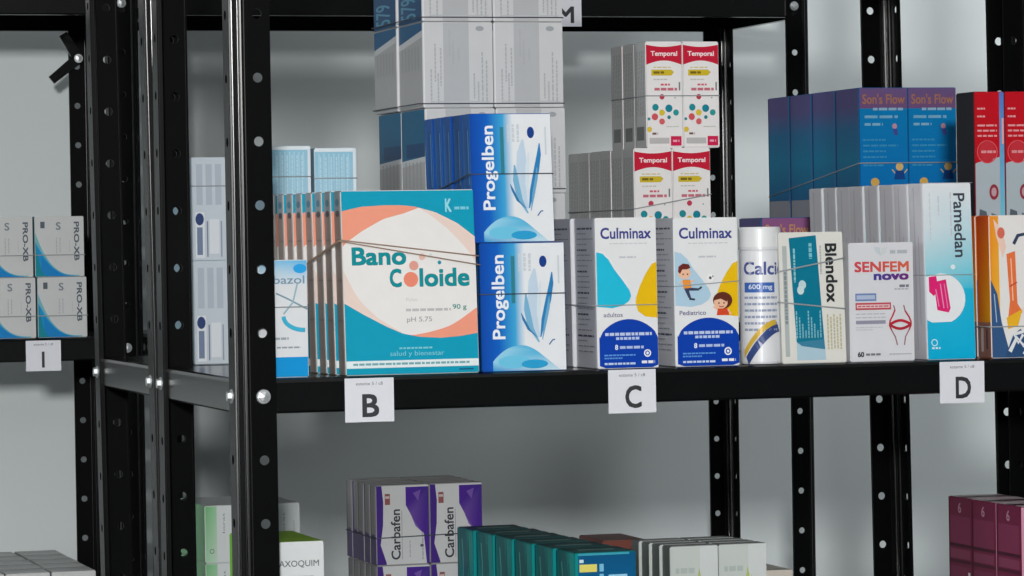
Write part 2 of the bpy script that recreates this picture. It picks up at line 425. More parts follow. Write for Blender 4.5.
def row(mesh, X, Y, z, n, pitch, dx=0.0, jit=0.0, front='', rest='', group='', cat='box', d=None, rzj=0.0, topf=None):
    """n cartons one behind the other; front = label of the first, rest has {} for the ordinal"""
    out = []
    for i in range(n):
        x = X + dx * i + (random.uniform(-jit, jit) if i else 0); y = Y + (d or pitch) / 2 + pitch * i
        rz = random.uniform(-rzj, rzj) if i else 0
        if i == 0: o = put(mesh, x, y, z)
        else: o = dup(out[0], (x, y, z), rz)
        tag(o, front if i == 0 and front else rest.format(ORD[i]), cat, group if n > 1 else None)
        out.append(o)
    return out

# ================================================================== FRONT SHELF, middle level
Z = S_MID + 0.0003
YF = 0.010
# ---- teal and coral cartons over tag B
wB, hB, XB = dims(344.5, 478, 190, YF, Z, 280)
UA = [(0, .108), (.147, .085), (.32, .078), (.45, .079), (.55, .087), (.71, .12), (.87, .18), (1, .255)]
LA = [(0, .61), (.147, .675), (.31, .74), (.43, .78), (.555, .80), (.72, .808), (.875, .80), (1, .785)]
def interp(P, u):
    for (a, b), (c, d) in zip(P, P[1:]):
        if a <= u <= c: return b + (d - b) * (u - a) / (c - a)
    return P[-1][1]
def art_bano(f):
    teal = (0, 158, 190); coral = (243, 158, 132); pale = (236, 214, 204); wh = (236, 234, 232)
    f.rect(0, 0, 1, 1, teal)
    us = [i / 32 for i in range(33)]
    f.band([(u, interp(UA, u)) for u in us], [(u, interp(LA, u)) for u in us], wh)
    inner = [(0, .30), (.02, .283), (.147, .218), (.31, .153), (.47, .123), (.58, .094)]
    uc = [.58 * i / 16 for i in range(17)]
    f.band([(u, interp(UA, u)) for u in uc], [(u, max(interp(UA, u), interp(inner, u))) for u in uc], coral)
    inn2 = [(.58, .095), (.65, .125), (.79, .206), (.9, .29), (.965, .35), (1, .40)]
    ur = [.58 + .42 * i / 12 for i in range(13)]
    f.band([(u, interp(UA, u)) for u in ur], [(u, max(interp(UA, u), interp(inn2, u))) for u in ur], pale)
    inn3 = [(0, .43), (.06, .53), (.13, .61), (.25, .695), (.35, .74), (.43, .778)]
    ul = [.43 * i / 12 for i in range(13)]
    f.band([(u, min(interp(LA, u), interp(inn3, u))) for u in ul], [(u, interp(LA, u)) for u in ul], pale)
    inn4 = [(.48, .793), (.6, .78), (.72, .76), (.8, .74), (.87, .71), (1, .645)]
    ur = [.48 + .52 * i / 12 for i in range(13)]
    f.band([(u, min(interp(LA, u), interp(inn4, u))) for u in ur], [(u, interp(LA, u)) for u in ur], coral)
    tx = (0, 142, 152)
    f.text('Bano', .065, .305, .475, .405, tx, bold=.034)
    f.text('C', .345, .425, .435, .527, tx, bold=.034)
    f.ell(.505, .485, .055, col=(240, 140, 115)); f.ell(.53, .41, .035, col=(226, 160, 145)); f.ell(.595, .362, .024, col=(232, 190, 178)); f.ell(.66, .355, .014, col=(214, 222, 220)); f.ell(.725, .395, .014, col=(30, 150, 170))
    f.text('loide', .57, .425, .95, .527, tx, bold=.034)
    f.text('Polvo', .465, .585, .55, .605, (205, 205, 205)); f.dashes(.46, .8, .645, .014, (190, 190, 192), 6, 3)
    f.text('90 g', .815, .625, .92, .66, (20, 140, 130), bold=.008); f.text('pH 5.75', .465, .69, .655, .725, (165, 165, 168), bold=.01)
    f.dashes(.40, .65, .855, .01, (120, 205, 220), 7, 4); f.text('salud y bienestar', .33, .875, .74, .91, (130, 210, 225))
    f.rect(0, .925, 1, .965, (228, 240, 242)); f.dashes(.05, .93, .938, .012, (120, 170, 180), 22, 5); f.rect(.85, .978, .96, .985, (20, 90, 130))
    f.text('K', .78, .045, .83, .12, (150, 220, 235), bold=.03); f.dashes(.85, .96, .09, .016, (120, 205, 225), 3, 6)
def side_bano(f):
    f.rect(0, 0, 1, 1, (150, 134, 127)); f.rect(0, 0, 1, .12, (150, 160, 168)); f.ell(.5, .12, .3, .018, (70, 70, 78)); f.ell(.5, .06, .28, .02, (80, 130, 150))
    f.rect(.86, .0, 1, 1, (196, 186, 180))
    for k in range(3): f.dashes(.2, .9, .26 + .22 * k, .010, (130, 116, 110), 26, k, vert=False)
mB = box_mesh('carton', wB, hB, 0.0262, base=(225, 222, 220), sides={'left': (150, 134, 127)}, front=art_bano, left=side_bano, shear=0.016)
row(mB, XB, YF, Z, 8, 0.0272, dx=-0.0026, jit=.0008, d=.0262,
    front='large teal and coral carton with white oval, standing over tag B',
    rest='thin coral and teal carton over tag B, {} from the front of its row', group='row of teal and coral cartons over tag B')
zb1, zb2 = ZA(345, 240, YF), ZA(478, 256, YF)
band('thin brown rubber band around the large teal and coral cartons', XB - wB / 2 - .0035, XB + wB / 2 + .0005, YF, YF + .105, 0, zs=(zb1, zb2, zb2, ZA(309, 268, YF + .1)), r=.0007, xb=XB - wB / 2 - .0165)
zb3 = ZA(478, 265, YF)
band('second brown rubber band sagging lower across the large coral carton', XB - wB / 2 - .0038, XB + wB / 2 + .0018, YF - .0012, YF + .1075, 0, zs=(zb1 - .001, zb3, zb3, ZA(309, 270, YF + .1)), r=.0006, xb=XB - wB / 2 - .0167)
# ---- narrow blue and white carton by the front post
wq, hq, xq = dims(259, 308, 260, YF, Z, 320)
def art_q(f):
    f.rect(0, 0, 1, .22, [(150, 205, 235), (90, 185, 235), (225, 230, 235), (225, 230, 235)]); f.ell(.86, .07, .14, .04, (40, 165, 235))
    f.text('bazol', .3, .13, .95, .2, (120, 150, 175), bold=.01)
    f.rect(0, .83, 1, 1, (0, 150, 220)); arc = [(.42 + .3 * math.cos(a), .50 + .10 * math.sin(a)) for a in [math.pi * 1.5 + -k * math.pi / 10 for k in range(11)]]
    f.line([(.95 - .0 * k, .60) if k == 0 else (.95 - .45 * math.sin(k * math.pi / 16), .60 - .12 * (1 - math.cos(k * math.pi / 16))) for k in range(9)], .004, (60, 180, 215))
    f.line([(.35, .28), (.6, .33), (1, .42)], .0016, (130, 160, 175)); f.line([(.8, .2), (.7, .36), (.5, .46)], .0016, (150, 185, 200))
    f.dashes(.3, .6, .66, .02, (160, 170, 180), 3, 2); f.dashes(.35, .85, .74, .014, (150, 160, 172), 4, 3)
mq = box_mesh('carton', wq, hq, .085, base=(226, 230, 234), front=art_q, sides={'left': (190, 205, 215)})
tag(put(mq, xq, YF + .0425, Z), 'narrow white carton with blue foot, tucked beside the front left post', 'box')
band('grey rubber band around the narrow white carton by the front post', xq - wq / 2, xq + wq / 2, YF, YF + .085, ZA(290, 307, YF), M_RUBBERG, r=.0006)
# ---- pale blue cartons at the back, left end
YB = 0.262
def art_lb(f):
    f.rect(0, 0, 1, 1, [(150, 200, 222), (150, 200, 222), (178, 208, 222), (178, 208, 222)]); f.rect(0, 0, 1, .03, (228, 236, 240)); f.rect(.93, 0, 1, 1, (222, 232, 238))
    for k in range(6): f.dashes(.08, .5, .12 + k * .13, .03, (190, 222, 234), 9, k, vert=True)
    for k in range(7):
        u = .08 + k * .12; f.rect(u, .05, u + .04, .3 + .1 * (k % 3), (172, 212, 228))
    f.text('salbutin', .12, .5, .3, .95, (110, 150, 180), rot=90)
def art_lw(f):
    f.rect(0, 0, 1, 1, (205, 215, 224))
    for k in range(3): f.rect(.14 + .27 * k, .06, .32 + .27 * k, .46, (184, 194, 206))
    f.rect(.1, .53, .36, .98, (228, 234, 240)); f.ell(.22, .6, .12, .06, (50, 70, 120)); f.rect(.14, .68, .3, .95, (120, 136, 164)); f.rect(.42, .62, .46, .97, (130, 140, 160)); f.rect(.5, .6, .78, .94, (226, 232, 238)); f.rect(.82, .62, .86, .97, (150, 160, 178))
for name, xl, xr, yt, art, who in (('w', 191, 227, 157, art_lw, 'white and grey carton seen between the two left posts'), ('a', 272, 311.5, 145.5, art_lb, 'pale blue carton at the back, beside the front left post'), ('b', 315, 357, 147.5, art_lb, 'pale blue carton at the back, over the large coral carton')):
    YB = .425 if name == 'w' else .262
    wl, hl, xl_ = dims(xl, xr, yt, YB, Z, 200)
    ml = box_mesh('carton', wl, hl / 2 - .0004, .10, base=(205, 222, 232), front=art, sides={'left': (150, 180, 196)})
    o1 = put(ml, xl_, YB + .05, Z + hl / 2); tag(o1, who + ', upper of its stack', 'box', 'pale blue cartons at the back left')
    o2 = dup(o1, (xl_, YB + .05, Z)); tag(o2, who + ', lower of its stack', 'box', 'pale blue cartons at the back left')
    band('rubber band around the ' + ('white carton between the left posts' if name == 'w' else 'pale blue carton beside the front post' if name == 'a' else 'pale blue carton over the coral carton'), xl_ - wl / 2, xl_ + wl / 2, YB, YB + .1, Z + hl * .86, M_RUBBERG, r=.0006)
# ---- blue and white gel cartons between tags B and C
wp, hp2, xp = dims(481.5, 566, 242, YF, Z, 310)
zlow = hp2
_, _, xpu = dims(473, 554, 113, YF, Z, 180); wpu = dims(473, 554, 113, YF, Z, 180)[0]
ztop = ZA(512, 113, YF)
hp = (ztop - Z) / 2
def art_pro(f):
    b0 = (0, 72, 172); b1 = (0, 96, 196); b2 = (60, 168, 220); wh = (232, 236, 240)
    f.rect(0, 0, .2, 1, [b0, b1, b1, b0]); f.rect(.2, 0, .4, 1, [b1, b2, b2, b1]); f.rect(.4, 0, .52, 1, [b2, wh, wh, b2])
    f.rect(.52, 0, 1, 1, wh)
    f.rect(.36, .1, .405, .47, (50, 130, 145))
    f.text('Progelben', .125, .09, .325, .75, (236, 242, 248), rot=90, bold=.022)
    f.ell(.745, .145, .045, .045, (20, 62, 140))
    for k in range(3): f.dashes(.08, .22, .45 + .06 * k, .03, (206, 214, 222), 4, k, vert=True)
    f.rect(.92, .1, .94, .32, (206, 214, 222))
    def leaf(pts, wd, c):
        n = len(pts); A = []; Bp = []
        for i, (u, v) in enumerate(pts):
            q = wd * math.sin(math.pi * (i + .25) / (n - .5)); A.append((u - q, v)); Bp.append((u + q, v))
        f.band(A, Bp, c)
    leaf([(.70, .74), (.74, .6), (.80, .45), (.84, .32), (.85, .23)], .035, (40, 130, 190)); leaf([(.68, .74), (.64, .6), (.62, .45), (.62, .3), (.64, .2)], .07, (196, 216, 234))
    leaf([(.68, .78), (.58, .66), (.54, .52), (.53, .4)], .04, (120, 180, 215)); leaf([(.66, .74), (.56, .68), (.5, .6), (.47, .55)], .018, (50, 120, 175)); leaf([(.72, .76), (.76, .62), (.8, .5), (.81, .42)], .02, (110, 170, 210))
    leaf([(.69, .7), (.68, .55), (.69, .4), (.71, .3)], .025, (216, 230, 240)); f.line([(.8, .80), (.84, .765), (.87, .76)], .0012, (60, 110, 160))
    n = 26
    f.poly([(.12, 1)] + [(.12 + .56 * i / n, 1 - .20 * math.sin(math.pi * (.08 + .72 * i / n)) ** .7) for i in range(n + 1)] + [(.93, 1)],
           [(40, 150, 215)] + [(150, 212, 238)] * 9 + [(90, 185, 226)] * (n - 8) + [(200, 226, 238)])
    f.ell(.38, .93, .2, .05, (110, 200, 232)); f.ell(.62, .95, .16, .035, (40, 160, 212))
def side_pro(f):
    f.rect(0, 0, 1, 1, (0, 76, 148)); f.rect(.9, 0, 1, 1, (0, 92, 176))
    f.rect(.15, .05, .26, .6, (10, 100, 170)); f.rect(.5, .1, .62, .9, (0, 56, 120)); f.rect(.72, .12, .78, .55, (90, 160, 210))
mp = box_mesh('carton', wp, hp - .0004, 0.0295, base=(0, 64, 134), sides={'front': (0, 80, 168), 'left': (0, 78, 150), 'top': (30, 110, 190)}, front=art_pro, left=side_pro, shear=0.008)
mpu = box_mesh('carton', wpu, hp - .0004, 0.0295, base=(0, 64, 134), sides={'front': (0, 80, 168), 'left': (0, 78, 150), 'top': (30, 110, 190)}, front=art_pro, left=side_pro, shear=0.02)
row(mp, xp, YF, Z, 5, .030, dx=-.0006, jit=.0006, d=.0295, front='blue and white carton on the shelf beside the large coral carton',
    rest='lower blue and white gel carton, {} from the front beside the coral carton', group='blue and white gel cartons stacked between tags B and C')
row(mpu, xpu, YF, Z + hp, 5, .030, dx=-.0006, jit=.0006, d=.0295, front='blue and white carton standing on another, before the tall white stack',
    rest='upper blue and white gel carton, {} from the front over the coral carton', group='blue and white gel cartons stacked between tags B and C')
band('dark rubber band around the lower blue and white cartons', xp - wp / 2 - .002, xp + wp / 2 - .0005, YF, YF + .150, Z + hp * .60, M_RUBBERB, r=.0006)
band('dark rubber band around the upper blue and white cartons', xpu - wpu / 2 - .0035, xpu + wpu / 2 - .001, YF, YF + .150, Z + hp * 1.55, M_RUBBERB, zs=(Z + hp * 1.53,) * 2 + (Z + hp * 1.38,) * 2, r=.0006)
# ---- tall white stack behind them
YW = .176; NL = 5
zt2, zt3 = ZA(493, 25.5, YW), ZA(493, 107.5, YW); hw = zt2 - zt3; z5 = zt3 - 3 * hw
X0w, X1w = XA(422.5, 70, YW), XA(563.5, 70, YW); ww = (X1w - X0w) / 2
hw = (zt3 - Z) / 3
def art_w(f):
    f.rect(0, 0, 1, 1, (206, 208, 210)); f.rect(.0, 0, .02, 1, (226, 228, 230)); f.rect(.29, 0, .66, 1, (184, 187, 190))
    f.ell(.82, .07, .06, .03, (160, 166, 172))
    for k, (u, v0, v1) in enumerate(((.1, .55, .95), (.16, .25, .7), (.2, .6, .95), (.24, .3, .75), (.37, .08, .4), (.42, .2, .5), (.72, .6, .9), (.78, .7, .95), (.84, .35, .95), (.9, .45, .95), (.5, .3, .45))):
        f.dashes(v0, v1, u, .022, (176, 180, 184), 9, k, vert=True)
    f.rect(.1, .93, .95, .945, (190, 194, 198))
def side_w1(f):
    f.rect(0, 0, 1, 1, (176, 176, 176)); f.rect(0, .35, 1, 1, (0, 72, 116)); f.text('579', .1, .70, .75, .96, (90, 150, 180), rot=90, bold=.01)
def side_w2(f):
    f.rect(0, 0, 1, 1, (172, 173, 174)); f.poly([(0, 0), (1, 0), (1, .09), (0, .22)], (0, 84, 128)); f.poly([(0, .22), (1, .09), (1, .17), (0, .29)], (196, 200, 202))
    for k in range(6): f.dashes(.28, .55, .12 + .14 * k, .05, (158, 160, 160), 9, k, vert=True)
def side_w(f):
    f.rect(0, 0, 1, 1, (176, 176, 176))
    f.rect(0, 0, 1, .60, (0, 92, 130)); f.poly([(0, .60), (1, .56), (1, .62), (0, .67)], (196, 200, 202))
    f.rect(.2, .40, 1, .56, (0, 64, 108))
    for k in range(5): f.dashes(.62, .95, .15 + .16 * k, .05, (160, 160, 160), 12, k, vert=True)
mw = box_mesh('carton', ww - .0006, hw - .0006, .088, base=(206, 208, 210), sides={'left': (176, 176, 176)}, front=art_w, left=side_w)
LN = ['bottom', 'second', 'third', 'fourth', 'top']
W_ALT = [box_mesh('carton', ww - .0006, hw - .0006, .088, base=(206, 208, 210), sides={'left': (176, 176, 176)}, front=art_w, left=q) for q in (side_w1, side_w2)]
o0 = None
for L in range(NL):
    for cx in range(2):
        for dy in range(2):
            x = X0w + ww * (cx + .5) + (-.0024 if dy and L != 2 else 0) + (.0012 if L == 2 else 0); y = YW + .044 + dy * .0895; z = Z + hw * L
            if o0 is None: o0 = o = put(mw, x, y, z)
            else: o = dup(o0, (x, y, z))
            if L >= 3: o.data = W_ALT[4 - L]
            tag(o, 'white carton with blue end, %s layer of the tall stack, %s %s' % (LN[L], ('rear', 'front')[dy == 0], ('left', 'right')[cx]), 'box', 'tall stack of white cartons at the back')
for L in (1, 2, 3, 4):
    band('dark rubber band around the %s layer of the tall white stack' % LN[L], X0w - .004, X1w, YW, YW + .178, Z + hw * L + .004, M_RUBBERB, r=.0006)
# ---- red and white cartons with dots
YT = .156; dT = .0355
wT = (XA(711, 190, YT) - XA(634, 190, YT)) / 2; wTu = (XA(719.5, 100, YT + .01) - XA(646, 100, YT + .01)) / 2; zT2 = ZA(674, 147.5, YT); hT = (zT2 - Z) / 2
XT = XA(634, 190, YT); XTu = XA(646, 100, YT + .01)
def art_t(f):
    red = (196, 26, 56)
    f.poly([(i / 12, .025 + .02 * math.sin(math.pi * i / 12)) for i in range(13)] + [(1, .215)] + [(1 - i / 12, .215 - .04 * math.sin(math.pi * i / 12)) for i in range(1, 12)] + [(0, .215)], red)
    f.text('Temporal', .13, .085, .88, .145, (244, 226, 230), bold=.03)
    f.dashes(.2, .7, .235, .01, (206, 190, 120), 4, 1); f.poly([(.14, .262), (.70, .262), (.78, .285), (.70, .318), (.14, .318)], (206, 182, 44)); f.dashes(.2, .5, .278, .022, (120, 100, 30), 2, 2); f.dashes(.2, .6, .35, .01, (190, 190, 180), 4, 3)
    f.dashes(.4, .66, .395, .018, (206, 90, 110), 2, 4); f.dashes(.22, .86, .435, .026, (196, 110, 126), 4, 5); f.rect(.91, .38, .95, .46, (110, 120, 120))
    f.ell(.43, .52, .07, .026, (190, 60, 84)); f.ell(.8, .53, .02, .008, (150, 170, 160))
    for u, v, r, c in ((.24, .62, .09, (30, 140, 150)), (.62, .63, .10, (20, 130, 150)), (.82, .67, .08, (40, 150, 150)), (.42, .67, .08, (216, 190, 50)), (.22, .71, .09, (206, 84, 90)), (.42, .755, .08, (210, 96, 100)), (.62, .715, .05, (30, 130, 140)), (.06, .83, .07, (220, 190, 60)), (.05, .73, .04, (40, 140, 150))):
        f.ell(u, v, r, col=c)
    f.dashes(.55, .9, .80, .008, (180, 190, 180), 5, 6); f.dashes(.14, .3, .86, .02, (120, 90, 80), 1, 7); f.rect(.06, .91, .62, .965, (186, 184, 184)); f.rect(.66, .895, .96, .985, (204, 30, 80)); f.dashes(.72, .9, .93, .02, (236, 170, 190), 1, 8)
def side_t(f):
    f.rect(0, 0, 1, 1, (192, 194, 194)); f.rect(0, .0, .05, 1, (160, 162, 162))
    for k in range(5): f.dashes(.08, .7, .16 + .16 * k, .06, (158, 160, 160), 14, k, vert=True)
    f.rect(.18, .80, .82, .93, (120, 122, 122))
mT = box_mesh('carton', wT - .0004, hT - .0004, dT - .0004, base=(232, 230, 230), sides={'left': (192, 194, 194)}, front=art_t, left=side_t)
hTu = ZA(686, 41.5, YT + .01) - Z - 2 * hT
mTu = box_mesh('carton', wTu - .0004, hTu, dT - .0004, base=(232, 230, 230), sides={'left': (192, 194, 194)}, front=art_t, left=side_t)
o0 = None
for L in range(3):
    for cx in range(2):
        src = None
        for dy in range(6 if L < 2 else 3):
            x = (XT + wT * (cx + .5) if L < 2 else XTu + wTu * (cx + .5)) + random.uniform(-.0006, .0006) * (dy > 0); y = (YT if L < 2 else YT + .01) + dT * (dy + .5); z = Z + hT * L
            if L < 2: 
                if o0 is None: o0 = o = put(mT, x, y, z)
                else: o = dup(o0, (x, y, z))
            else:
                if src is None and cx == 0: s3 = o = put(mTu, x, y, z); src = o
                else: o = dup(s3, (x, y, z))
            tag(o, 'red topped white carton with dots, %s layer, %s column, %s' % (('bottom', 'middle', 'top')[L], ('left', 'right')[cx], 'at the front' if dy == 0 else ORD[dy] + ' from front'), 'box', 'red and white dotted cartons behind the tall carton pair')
band('rubber band around the top red and white dotted cartons', XTu, XTu + 2 * wTu, YT + .01, YT + .01 + 3 * dT, Z + 2 * hT + hTu * .49, M_RUBBERG, r=.0006)
band('slanting rubber band around the middle red and white dotted cartons', XT, XT + 2 * wT, YT, YT + 6 * dT, 0, M_RUBBERG, zs=(Z + hT * 1.43, Z + hT * 1.56, Z + hT * 1.5, Z + hT * 1.42), r=.0006)
# ---- tall white cartons over tag C
def culm(kids):
    def art(f):
        f.rect(0, 0, 1, 1, (230, 232, 234))
        f.text('Culminax', .075, .062, .92, .138, (62, 66, 140), bold=.025)
        f.dashes(.22, .85, .165, .008, (206, 208, 212), 8, 1); f.dashes(.38, .66, .255, .012, (196, 200, 206), 3, 2)
        A = [(0, .225), (.1, .235), (.2, .275), (.3, .345), (.42, .41), (.54, .48), (.57, .52), (.53, .555), (.42, .585), (.25, .60), (0, .59)]
        f.poly([(u, v) for u, v in A], (176, 208, 228) if kids else (30, 190, 222))
        f.poly([(1, .295), (.92, .31), (.82, .37), (.72, .45), (.65, .53), (.64, .57), (.68, .625), (.8, .66), (1, .67)], (236, 190, 12))
        if kids:
            sk = (240, 190, 160); hair = (110, 40, 34)
            f.ell(.15, .37, .10, .04, sk); f.poly([(.05, .36), (.06, .325), (.13, .305), (.22, .31), (.25, .335), (.19, .345), (.12, .345), (.08, .375)], hair)
            f.ell(.13, .378, .012, .005, (40, 30, 30)); f.ell(.2, .378, .012, .005, (40, 30, 30))
            f.poly([(.12, .415), (.24, .415), (.26, .475), (.13, .475)], (236, 150, 60)); f.line([(.12, .425), (.07, .44)], .0016, sk); f.line([(.24, .425), (.30, .425)], .0016, sk)
            f.poly([(.14, .475), (.27, .47), (.38, .475), (.38, .49), (.22, .49), (.25, .54), (.21, .54)], (60, 66, 96)); f.line([(.22, .545), (.31, .55)], .0018, (40, 44, 60)); f.line([(.38, .48), (.42, .465)], .0018, (40, 44, 60))
            f.ell(.56, .405, .06, .026, (240, 240, 240)); f.ell(.56, .405, .022, .01, (70, 76, 84)); f.ell(.6, .395, .01, .006, (70, 76, 84))
            f.ell(.75, .56, .155, .058, (100, 44, 30)); f.ell(.72, .575, .11, .042, sk); f.poly([(.6, .56), (.64, .525), (.76, .525), (.82, .55), (.82, .57), (.72, .548)], (100, 44, 30))
            f.ell(.69, .578, .012, .006, (40, 30, 30)); f.ell(.77, .578, .012, .006, (40, 30, 30)); f.line([(.69, .598), (.73, .604), (.77, .598)], .0008, (160, 60, 50))
            f.poly([(.67, .615), (.83, .615), (.85, .66), (.65, .66)], (214, 74, 40)); f.line([(.67, .62), (.60, .60)], .0016, sk); f.line([(.83, .62), (.88, .655)], .0016, sk)
            f.text('Pediatrico', .06, .625, .48, .655, (100, 100, 140), bold=.01)
        else:
            f.text('adultos', .1, .63, .42, .66, (120, 124, 150), bold=.01)
        n = 20
        f.poly([(.02, .985), (.02, .79)] + [(.03 + .97 * i / n, .80 - .125 * math.sin(math.pi * i / n) ** .6) for i in range(n + 1)] + [(1, .985), (.9, 1), (.12, 1)], (0, 62, 172))
        f.dashes(.12, .9, .765, .020, (190, 206, 236), 9, 3); f.dashes(.3, .7, .795, .018, (180, 200, 236), 5, 4)
        f.text('8', .28, .845, .33, .88, (220, 232, 250), bold=.03); f.dashes(.36, .76, .855, .018, (170, 192, 232), 4, 5)
        f.dashes(.1, .62, .91, .010, (90, 150, 220), 9, 6); f.dashes(.1, .4, .93, .010, (90, 150, 220), 6, 7); f.dashes(.1, .62, .965, .014, (190, 210, 240), 7, 8)
        f.ring(.82, .905, .06, (235, 240, 250), .35); f.ell(.82, .905, .022, .01, (235, 240, 250)); f.dashes(.72, .94, .955, .018, (235, 240, 250), 2, 9)
    return art
def side_c(f):
    f.rect(0, 0, 1, 1, (206, 209, 216)); f.rect(0, 0, .06, 1, (222, 224, 228))
    for k in range(24):
        v = .06 + .036 * k; f.dashes(.12, random.Random(k).uniform(.5, .92), v, .007 if k % 4 else .012, (146, 150, 162) if k % 4 else (76, 82, 104), 4, k)
wC, hC, xC = dims(596.8, 657.8, 217.5, YF, Z, 290)
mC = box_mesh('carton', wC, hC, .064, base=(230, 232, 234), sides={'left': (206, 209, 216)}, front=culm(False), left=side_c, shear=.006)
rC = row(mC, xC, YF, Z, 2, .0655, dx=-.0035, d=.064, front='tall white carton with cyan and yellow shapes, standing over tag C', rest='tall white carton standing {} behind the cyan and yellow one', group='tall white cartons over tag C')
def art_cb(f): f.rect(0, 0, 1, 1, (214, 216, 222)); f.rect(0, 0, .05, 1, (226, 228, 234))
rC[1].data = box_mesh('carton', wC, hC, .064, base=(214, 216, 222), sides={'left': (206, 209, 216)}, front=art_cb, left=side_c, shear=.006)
wC2, hC2, xC2 = dims(674.7, 738.6, 217.5, YF, Z, 290)
mC2 = box_mesh('carton', wC2, hC2, .064, base=(230, 232, 234), sides={'left': (206, 209, 216)}, front=culm(True), left=side_c, shear=.003)
tag(put(mC2, xC2, YF + .032, Z), 'tall white carton picturing two children, beside the white bottle', 'box', 'tall white cartons over tag C')
band('rubber band around the tall carton with cyan and yellow shapes', xC - wC / 2 - .004, xC + wC / 2, YF, YF + .130, Z + hC * .42, M_RUBBERG, r=.0005)
band('rubber band around the tall carton picturing two children', xC2 - wC2 / 2, xC2 + wC2 / 2, YF, YF + .064, Z + hC2 * .55, M_RUBBERG, zs=(Z + hC2 * .54, Z + hC2 * .57, Z + hC2 * .57, Z + hC2 * .54), r=.0005)
# ---- white bottle
YBt = YF + .02
xb0, xb1 = XA(740.5, 300, YBt), XA(780, 300, YBt); rb = (xb1 - xb0) / 2; hbt = ZA(760, 227.5, YBt) - Z; hcap = hbt - (ZA(760, 248, YBt) - Z)
root = bpy.data.objects.new('pill_bottle', None); COL.objects.link(root); root.location = ((xb0 + xb1) / 2, YBt, Z + .0005)
tag(root, 'white plastic pill bottle with screw cap between cartons', 'bottle')
def lathe(prof, col, n=48, extra=None):
    g = Geo()
    for i in range(len(prof) - 1):
        for k in range(n):
            a, b_ = 2 * math.pi * k / n, 2 * math.pi * (k + 1) / n
            (r0, z0), (r1, z1) = prof[i], prof[i + 1]
            g.face([(r0 * math.cos(a), r0 * math.sin(a), z0), (r0 * math.cos(b_), r0 * math.sin(b_), z0), (r1 * math.cos(b_), r1 * math.sin(b_), z1), (r1 * math.cos(a), r1 * math.sin(a), z1)], col)
    if extra: extra(g)
    return g
hb = hbt - hcap
def art_bottle(g):
    R = rb * .97
    view = math.atan2(CAM.y - YBt, CAM.x - root.location.x)
    span = 1.25                               # radians of label per unit u from the visible left edge
    def fn(u, v, o):
        a = view - math.pi / 2 * .92 + u * span * 1.5
        return ((R + o) * math.cos(a), (R + o) * math.sin(a), hb * (1 - v))
    f = Face(g, fn, R * span * 1.5, hb)
    f.text('Calcio', .30, .12, 1.55, .235, (70, 84, 150), bold=.025)
    for q in range(10): f.rect(.32 + q * .085, .30, .32 + (q + 1) * .085, .385, (60, 104, 184))
    f.text('600 mg', .46, .315, 1.1, .37, (220, 230, 245), bold=.02)
    for k in range(6): f.dashes(.32, 1.25, .42 + .055 * k, .02, (150, 160, 186), 8, k)
    n = 14; P = [(.3 + .9 * i / n, .95 - .28 * math.sin(math.pi / 2 * i / n)) for i in range(n + 1)]
    f.band([(u, v - .075 * (1 - .3 * u)) for u, v in P], P, (216, 178, 60)); f.band([(u + .06, v - .01) for u, v in P], [(u + .14, v + .055) for u, v in P], (52, 74, 132))
body = lathe([(0, 0), (rb * .93, 0), (rb * .97, .002), (rb * .97, hb - .004), (rb * .92, hb - .001), (rb * .88, hb)], (230, 232, 236), extra=art_bottle).build('bottle_body', M_PLASTIC)
bo = link('bottle_body', body, None, root)
cp = [(rb * .88, hb), (rb, hb + .0005), (rb, hb + hcap * .9)] + [(rb * .96, hb + hcap), (0, hb + hcap)]
cap = link('screw_cap', lathe(cp, (234, 236, 238), n=60).build('screw_cap', M_PLASTIC), None, root)
ring = link('tamper_ring', lathe([(rb * .97, hb - .002), (rb * 1.01, hb - .002), (rb * 1.01, hb + .0008), (rb * .97, hb + .0008)], (222, 224, 228)).build('tamper_ring', M_PLASTIC), None, root)
# ---- teal panel carton with two bands
wX, hX, xX = dims(782, 846, 232, YF, Z, 300)
def art_x(f):
    f.rect(0, 0, 1, 1, (222, 222, 216)); f.rect(.04, .1, .11, .95, (176, 184, 184)); f.dashes(.3, .7, .055, .04, (130, 140, 144), 12, 1, vert=True)
    f.poly([(.15, .04), (.58, .02), (.66, .82), (.22, .84)], (0, 118, 146)); f.poly([(.22, .84), (.66, .82), (.68, .98), (.22, .98)], (172, 202, 216)); f.poly([(.22, .84), (.66, .82), (.67, .90), (.3, .87)], (60, 130, 160))
    f.dashes(.12, .38, .21, .03, (140, 200, 210), 8, 2, vert=True); f.dashes(.08, .2, .46, .05, (120, 190, 205), 3, 3, vert=True)
    f.ell(.34, .40, .06, .035, (190, 216, 220)); f.ell(.31, .44, .055, .035, (200, 222, 226))
    for k in range(9): f.dashes(.60 + .05 * ((k * 5) % 4) , .81, .22 + .047 * k, .02, (130, 190, 204), 7, k, vert=True)
    f.text('Blendox', .715, .085, .90, .54, (40, 44, 46), rot=-90, bold=.03)
    f.dashes(.10, .32, .63, .025, (176, 180, 176), 8, 4, vert=True)
    for k in range(5): f.dashes(.63 + .02 * (k % 2), .9, .71 + .05 * k, .025, (190, 184, 150), 9, 10 + k, vert=True)
mX = box_mesh('carton', wX, hX, .029, base=(222, 222, 216), sides={'left': (190, 192, 190)}, front=art_x, shear=.022)
row(mX, xX, YF, Z, 2, .0295, dx=-.0012, d=.029, front='white carton with teal panel and two bands, right of the bottle', rest='white carton standing {} behind the teal panelled one', group='teal and white cartons right of the bottle')
band('upper grey rubber band around the teal panelled carton', xX - wX / 2 - .004, xX + wX / 2 - .0015, YF, YF + .0585, 0, M_RUBBERG, zs=(Z + hX * .70, Z + hX * .80, Z + hX * .79, Z + hX * .7), r=.0008)
